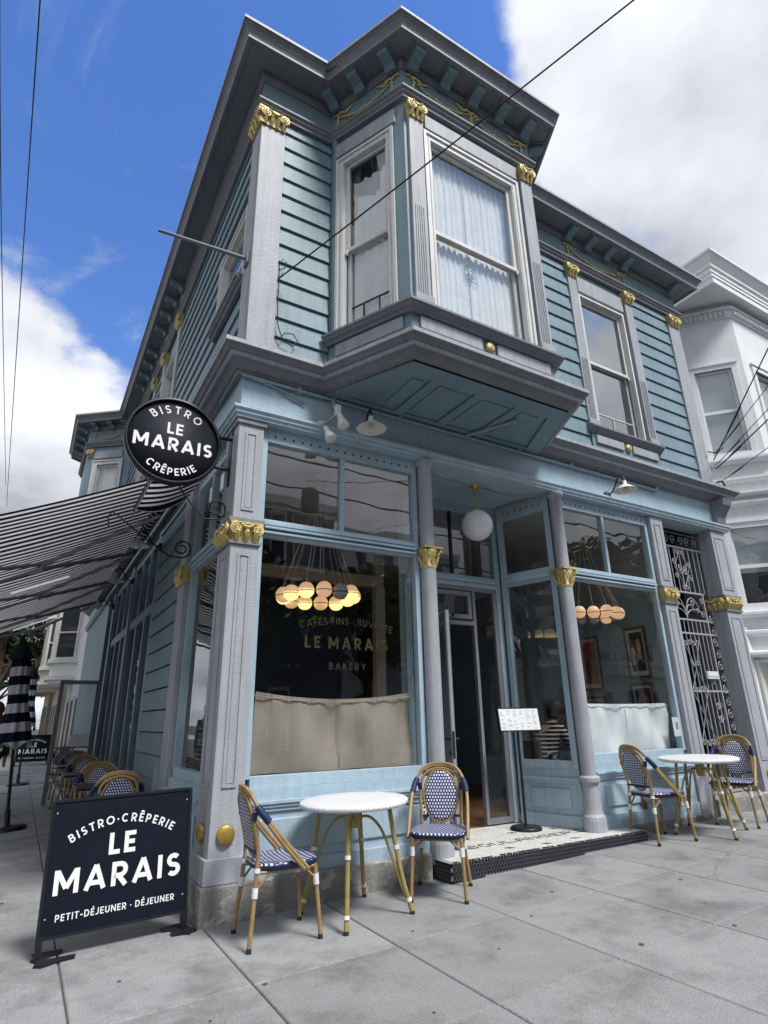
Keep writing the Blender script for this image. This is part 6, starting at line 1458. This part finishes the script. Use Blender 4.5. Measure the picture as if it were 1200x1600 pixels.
for P, L0, L1 in ((NL, 0.05, NLL-0.03), (NF, 9.14, 10.9)):
    u = L0
    while u < L1:
        q = P(u, 0.03, 0); inst(DM, 'dentil', NBH, (q[0],q[1],0), (0,0,math.atan2(P.n.y,P.n.x)+PI/2)); u += 0.085
for z, d in ((5.40,0.09),(5.05,0.05),(4.78,0.09),(4.62,0.05),(2.75,0.08),(2.45,0.05),(2.12,0.10)):
    m = MB(); m.sweep(facets, [(0,z),(d,z+0.02),(d+0.03,z+0.05),(d+0.03,z+0.09),(0,z+0.12)]); m.build('band_moulding', 'nbwhite', NBH)
m = MB(); m.prism([(7.95,0.95),(8.45,0.55),(9.10,-0.20),(12.5,-0.20),(13.1,0.55)], 2.06, 2.12); m.build('bay_underside', 'nbwhite', NBH)
def nwin(P, u0, u1, z0, z1, blind=True):
    f = MB(); c = 0.09
    for a, b, e, g in ((u0-c,u0,z0-c,z1+c),(u1,u1+c,z0-c,z1+c),(u0,u1,z1,z1+c),(u0,u1,z0-c,z0)): f.pbox(P, a, b, -0.03, 0.03, e, g)
    f.pbox(P, u0-c-0.02, u1+c+0.02, 0.031, 0.06, z0-c-0.03, z0-c+0.02); f.pbox(P, u0-c-0.02, u1+c+0.02, 0.0, 0.05, z1+c+0.001, z1+c+0.04)
    o = f.build('window', 'nbwhite', NBH); zm = (z0+z1)/2
    s = MB(); 
    for a, b, e, g in ((u0,u0+0.04,z0,z1),(u1-0.04,u1,z0,z1),(u0+0.04,u1-0.04,zm-0.03,zm+0.03),(u0+0.04,u1-0.04,z1-0.04,z1),(u0+0.04,u1-0.04,z0,z0+0.04)): s.pbox(P, a, b, -0.08, -0.04, e, g)
    s.build('sash', 'nbwhite', o)
    for e, g in ((z0+0.04,zm-0.03),(zm+0.03,z1-0.04)): q = MB(); q.add([P(u0+0.04,-0.06,e),P(u1-0.04,-0.06,e),P(u1-0.04,-0.06,g),P(u0+0.04,-0.06,g)], [(0,1,2,3)]); q.build('pane', 'oldglass', o)
    q = MB(); q.add([P(u0,-0.11,z0 if blind else zm-0.1),P(u1,-0.11,z0 if blind else zm-0.1),P(u1,-0.11,z1),P(u0,-0.11,z1)], [(0,1,2,3)]); q.build('blind', 'shadeblind', o)
nwin(NL, *wl_[0]); nwin(NF, *wf[0], False); nwin(NL, *lo_l[0], False); nwin(NF, *lo_f[0], False)
m = MB(); m.box(8.6,15,0.7,0.8,2.2,8.6); m.build('room_back', 'darkroom', NBH)

# ---------------- houses and trees down the side street
def simple_house(name, label, x0, x1, y0, y1, H, wallm, trimm, face, floors, bays, zb=-0.2, bayd=0.8):
    """row house: body, cornice, bays with windows on the street face ('-x', '+x', '+y')"""
    t = thing(name, label, 'building', ((x0+x1)/2,(y0+y1)/2,zb))
    ox, oy = t.location.x, t.location.y
    if face == '-x': P = plane((x0-ox,y0-oy), (0,1), (-1,0)); L = y1-y0
    elif face == '+x': P = plane((x1-ox,y0-oy), (0,1), (1,0)); L = y1-y0
    else: P = plane((x0-ox,y1-oy), (1,0), (0,1)); L = x1-x0
    m = MB(); m.box(x0-ox,x1-ox,y0-oy,y1-oy,0,H); m.build('wall', wallm, t)
    m = MB(); m.pbox(P, -0.15, L+0.15, -0.3, 0.45, H, H+0.35); m.pbox(P, -0.1, L+0.1, -0.3, 0.25, H-0.25, H-0.001); m.build('roof_cornice', trimm, t)
    fh = H/floors
    for (u0, u1) in bays:
        m = MB(); z0 = fh*0.95
        poly = [P(u0,0,0),P(u0+0.55,bayd,0),P(u1-0.55,bayd,0),P(u1,0,0)]
        m.prism([(p[0],p[1]) for p in poly], z0, H-0.3); m.build('bay', wallm, t)
        for f in range(1, floors):
            m = MB(); e = 0.12
            for z in (f*fh-0.05, f*fh+0.55, (f+1)*fh-0.45):
                pl = [P(u0-e,0,0),P(u0+0.5,bayd+e,0),P(u1-0.5,bayd+e,0),P(u1+e,0,0)]
                m.prism([(p[0],p[1]) for p in pl], z, z+0.14)
            m.build('bay_moulding', trimm, t)
            z0_, z1_ = f*fh+0.75, (f+1)*fh-0.55
            Pw = lambda a, d, z: P(a, d, z)
            segs = [((u0+0.55,bayd),(u1-0.55,bayd)),((u0,0),(u0+0.55,bayd)),((u1-0.55,bayd),(u1,0))]
            for (a, b) in segs:
                ax, bx_ = Vector(P(a[0],a[1],0)), Vector(P(b[0],b[1],0)); dv = (bx_-ax); LL = dv.length; dv.normalize(); nv = Vector((dv.y,-dv.x,0))
                if nv.dot(Vector((P.n.x,P.n.y,0))) < 0: nv = -nv
                Q = plane((ax.x,ax.y), (dv.x,dv.y), (nv.x,nv.y)); k = 2 if LL > 1.8 else 1
                for i in range(k):
                    w0 = LL*(i+0.15)/k; w1 = LL*(i+0.85)/k
                    wv = MB(); 
                    for c0, c1, e0, e1 in ((w0-0.07,w0,z0_-0.07,z1_+0.07),(w1,w1+0.07,z0_-0.07,z1_+0.07),(w0,w1,z1_,z1_+0.07),(w0,w1,z0_-0.07,z0_),(w0,w1,(z0_+z1_)/2-0.03,(z0_+z1_)/2+0.03)): wv.pbox(Q, c0, c1, -0.02, 0.05, e0, e1)
                    wo = wv.build('window', trimm, t)
                    g = MB(); g.add([Q(w0,0.012,z0_),Q(w1,0.012,z0_),Q(w1,0.012,z1_),Q(w0,0.012,z1_)], [(0,1,2,3)]); g.build('pane', 'winpane', wo)
    # ground floor openings
    u = 0.6
    while u+1.2 < L:
        m = MB(); m.pbox(P, u, u+1.1, -0.02, 0.03, 0.25, fh*0.78); d_ = m.build('ground_opening', trimm, t)
        m = MB(); m.pbox(P, u+0.1, u+1.0, 0.031, 0.04, 0.3, fh*0.74); m.build('door', 'darkroom', d_); u += 2.1
    return t
m_, n_, l_, o_ = newmat('winpane'); b_ = n_.new('ShaderNodeBsdfPrincipled'); b_.inputs['Base Color'].default_value = (0.03,0.035,0.045,1); b_.inputs['Roughness'].default_value = 0.06; b_.inputs['Specular IOR Level'].default_value = 1.0; l_.new(b_.outputs[0], o_.inputs[0])
simple_house('row_house', 'cream row house with white bays beyond the corner building', -0.05, 8, 23.5, 31, 9.5, 'cream', 'creamtrim', '-x', 3, [(0.6,3.2),(4.3,6.9)])
simple_house('row_house', 'pale blue shopfront house between the corner building and the cream house', 0.15, 8, 15.6, 23.2, 6.2, 'nbwhite', 'creamtrim', '-x', 2, [(4.2,6.6)])
simple_house('row_house', 'distant tan row house at the end of the side street', -0.2, 8, 31.5, 40, 10, 'tan', 'creamtrim', '-x', 3, [(0.6,3.4),(4.6,7.4)])
def tree(loc, H, R_, label, seed, nl=2600, trunk=0.22, leaf=0.22, cz=0.66):
    rr = random.Random(seed); t = thing('street_tree', label, 'tree', loc)
    m = MB(); m.tube([(0,0,-0.3),(0.05,0.02,H*0.2),(-0.05,0.05,H*0.45),(0.0,0,H*0.7)], [trunk,trunk*0.8,trunk*0.6,trunk*0.25], 8)
    clumps = []
    for k in range(16):
        a = rr.uniform(0,2*PI); e = rr.uniform(-0.4,1.2); d = R_*rr.uniform(0.45,0.85)
        c = Vector((d*math.cos(a)*math.cos(e), d*math.sin(a)*math.cos(e), H*cz+d*math.sin(e)*0.8)); clumps.append((c, R_*rr.uniform(0.22,0.42)))
        s = Vector((0,0.02,H*rr.uniform(0.3,0.55))); m.tube([s, s.lerp(c,0.5)+Vector((0,0,0.15)), c], [trunk*0.4,trunk*0.22,0.02], 6)
    m.build('trunk', 'bark', t)
    m = MB()
    for i in range(nl):
        c, r = rr.choice(clumps); v = Vector((rr.gauss(0,1),rr.gauss(0,1),rr.gauss(0,1))).normalized()*r*rr.uniform(0.5,1.05)
        p = c+v; a = Vector((rr.gauss(0,1),rr.gauss(0,1),rr.gauss(0,1))).normalized(); b = a.orthogonal().normalized(); s = leaf*rr.uniform(0.5,1.1)
        m.add([p-a*s, p+b*s*0.5, p+a*s, p-b*s*0.5], [(0,1,2,3)])
    m.build('crown', 'leaf', t); return t
tree((-2.6,31,0), 9.0, 3.6, 'dark leafy street tree at the far end of the side pavement', 4, 3400, 0.25, 0.24, 0.55)
tree((-3.0,44,0), 8.0, 3.4, 'more distant street tree behind the first one down the side street', 5, 1800, 0.25, 0.26, 0.6)

# ---------------- across the streets (seen in the window reflections)
cols = [('tan','creamtrim'),('cream','nbwhite'),('roofgrey','creamtrim'),('nbwhite','creamtrim'),('tan','nbwhite'),('cream','creamtrim')]
names = ['tan','cream','grey','white','brown','pale cream']
for i in range(7):
    x0 = -14+i*8.3
    simple_house('opposite_house', '%s bay windowed house number %s from the left across the front street' % (names[i % 6], ('one','two','three','four','five','six','seven')[i]), x0, x0+7.9, -29, -19.6, [10.5,9.5,11,10,9,11.5,10][i], *cols[i % 6], '+y', 3, [(0.6,3.2),(4.6,7.3)])
for i in range(4):
    y0 = -2+i*8.3
    simple_house('opposite_house', '%s bay windowed house across the side street, %s from the corner' % (names[(i+1) % 6], ('first','second','third','fourth')[i]), -27, -17.6, y0, y0+7.9, [11,10,11.5,10][i], *cols[(i+1) % 6], '+x', 3, [(0.6,3.2),(4.6,7.3)])
tree((26.5,-15.4,-0.2), 11.5, 4.2, 'big leafy tree across the front street, reflected in the right transom window', 8, 4200, 0.35, 0.30)
tree((10.0,-15.6,-0.2), 9.0, 3.3, 'leafy tree across the front street opposite the cafe door', 9, 4200, 0.25, 0.28, 0.55)
tree((4.2,-15.4,-0.2), 8.5, 3.2, 'leafy tree across the front street opposite the left shop window', 11, 4200, 0.25, 0.28, 0.52)
tree((15.6,-15.8,-0.2), 8.0, 3.0, 'leafy tree across the front street opposite the right shop window', 12, 3600, 0.25, 0.28, 0.55)
tree((-13.6,9.0,-0.2), 7.0, 2.2, 'thin street tree across the side street', 10, 500, 0.2, 0.2)
# parked car across the pavement edge, mirrored faintly in the shop curtains
t = thing('parked_car', 'dark grey car parked along the front kerb', 'car', (9.0,-6.5,-0.30))
m = MB(); sec = [(-2.2,0.35,0.62),(-2.15,0.30,0.80),(-1.9,0.28,0.92),(-0.9,0.28,1.0),(0.0,0.28,1.02),(1.2,0.28,0.98),(1.95,0.28,0.88),(2.2,0.32,0.70)]
vs = []
for x, z0, z1 in sec: vs += [(x,-0.85,z0),(x,0.85,z0),(x,0.88,(z0+z1)/2),(x,0.80,z1),(x,-0.80,z1),(x,-0.88,(z0+z1)/2)]
m.add(vs, [(i*6+j,i*6+(j+1)%6,(i+1)*6+(j+1)%6,(i+1)*6+j) for i in range(7) for j in range(6)]+[tuple(range(6)),tuple(range(42,48))], 0, True); m.build('body', 'carpaint', t)
m = MB(); vs = []
for x, z in ((-1.5,0.95),(-0.8,1.38),(0.5,1.42),(1.25,0.99)): vs += [(x,-0.68,z),(x,0.68,z)]
for x, z in ((-1.5,0.93),(1.25,0.96)): pass
m.hexa([(-1.55,-0.76,0.95),(1.3,-0.76,0.97),(1.3,0.76,0.97),(-1.55,0.76,0.95),(-0.85,-0.62,1.40),(0.55,-0.62,1.42),(0.55,0.62,1.42),(-0.85,0.62,1.40)]); cb_ = m.build('cabin', 'winpane', t, bevel=0.05)
m = MB(); m.box(-0.85,0.56,-0.63,0.63,1.405,1.44); m.build('roof', 'carpaint', t, bevel=0.015)
for x in (-1.35, 1.35):
    for y in (-0.84, 0.84):
        m = MB(); m.lathe([(0.20,-0.10),(0.32,-0.10),(0.33,0.0),(0.32,0.10),(0.20,0.10)], (x,y,0.33), 20, axis=(0,1,0)); wh = m.build('wheel', 'rubber', t)
        m = MB(); m.lathe([(0.20,-0.09),(0.20,0.09)], (x,y,0.33), 16, axis=(0,1,0)); m.build('rim', 'gateiron', wh)
for y in (-0.6, 0.6): m = MB(); m.ball((2.15,y,0.68), 0.10, 8, 6, 0, (0.5,1.4,0.7)); m.build('headlight', 'lampwhite', t)

# ---------------- overhead wires
def wire(pts, r, label, grp=None):
    m = MB(); m.tube(arch(pts, 8) if len(pts) > 2 else pts, r, 5); return tag(m.build('overhead_wire', 'wire'), label, 'wire', grp)
A1 = Vector((0.285,-0.02,5.60)); B1 = Vector((2.34,-3.0,7.2))
wire([A1, A1.lerp(B1,0.5)-Vector((0,0,0.02)), B1, A1.lerp(B1,3.6)], 0.008, 'black service wire crossing the bay from the siding up to the right')
wire([(-2.7,-2,13.6),(-3.0,4.1,13.55),(-4.05,35.2,13.8)], 0.014, 'thin overhead wire running down the sky at the far left', 'street wires at the far left')
wire([(-3.5,0,13.5),(-3.7,9.1,13.5),(-4.0,31.2,13.7)], 0.012, 'thin overhead wire hugging the left picture edge', 'street wires at the far left')
for i, (a, b, lb) in enumerate((((7.58,-0.10,5.12),(7.38,-1.32,6.38),'steepest black cable rising right from the building corner'),((7.60,-0.10,5.20),(7.33,-1.20,5.78),'second steepest black cable rising right from the building corner'),((7.60,-0.08,5.02),(7.30,-1.14,5.43),'third black cable rising right across the white house'),((7.62,-0.08,4.98),(7.29,-1.12,5.28),'lowest thick black cable of the bundle across the white house'),((7.62,-0.08,4.74),(7.26,-1.04,4.86),'thin black cable below the bundle across the white house'))):
    a, b = Vector(a), Vector(b); e = a+(b-a)*9
    wire([a, a.lerp(b,0.5)-Vector((0,0,0.02)), b, e], 0.010 if i in (0,3) else 0.006, lb, 'cables at the right corner')
m = MB(); m.tube(arch([(7.56,-0.05,5.28),(7.75,-0.07,5.30),(7.95,-0.10,5.42)]), 0.010, 6); m.tube(arch([(7.60,-0.06,4.75),(7.72,-0.08,4.78),(7.78,-0.08,4.66),(7.70,-0.08,4.60)]), 0.014, 6)
tag(m.build('cable_drop', 'wire'), 'black cable drop loop at the right end of the blue building', 'cable')
for i, (z0, z1, y) in enumerate(((6.6,6.2,-10.0),(7.75,7.2,-10.1),(8.6,8.0,-9.9),(9.3,8.6,-10.0))):
    wire([(-30,y,z0+1.5),(0,y,z0+0.35),(5,y,z0),(40,y,z1)], 0.03, 'street wire %s above the front road, seen in the transom glass' % ('lowest','second','third','highest')[i], 'wires over the front street')
m = MB(); m.lathe([(0.0,0),(0.22,0.0),(0.24,0.05),(0.24,0.50),(0.20,0.56),(0.0,0.58)], (5.05,-10.0,7.15), 12); tag(m.build('transformer', 'roofgrey'), 'transformer can hung on the wires over the front street', 'transformer')
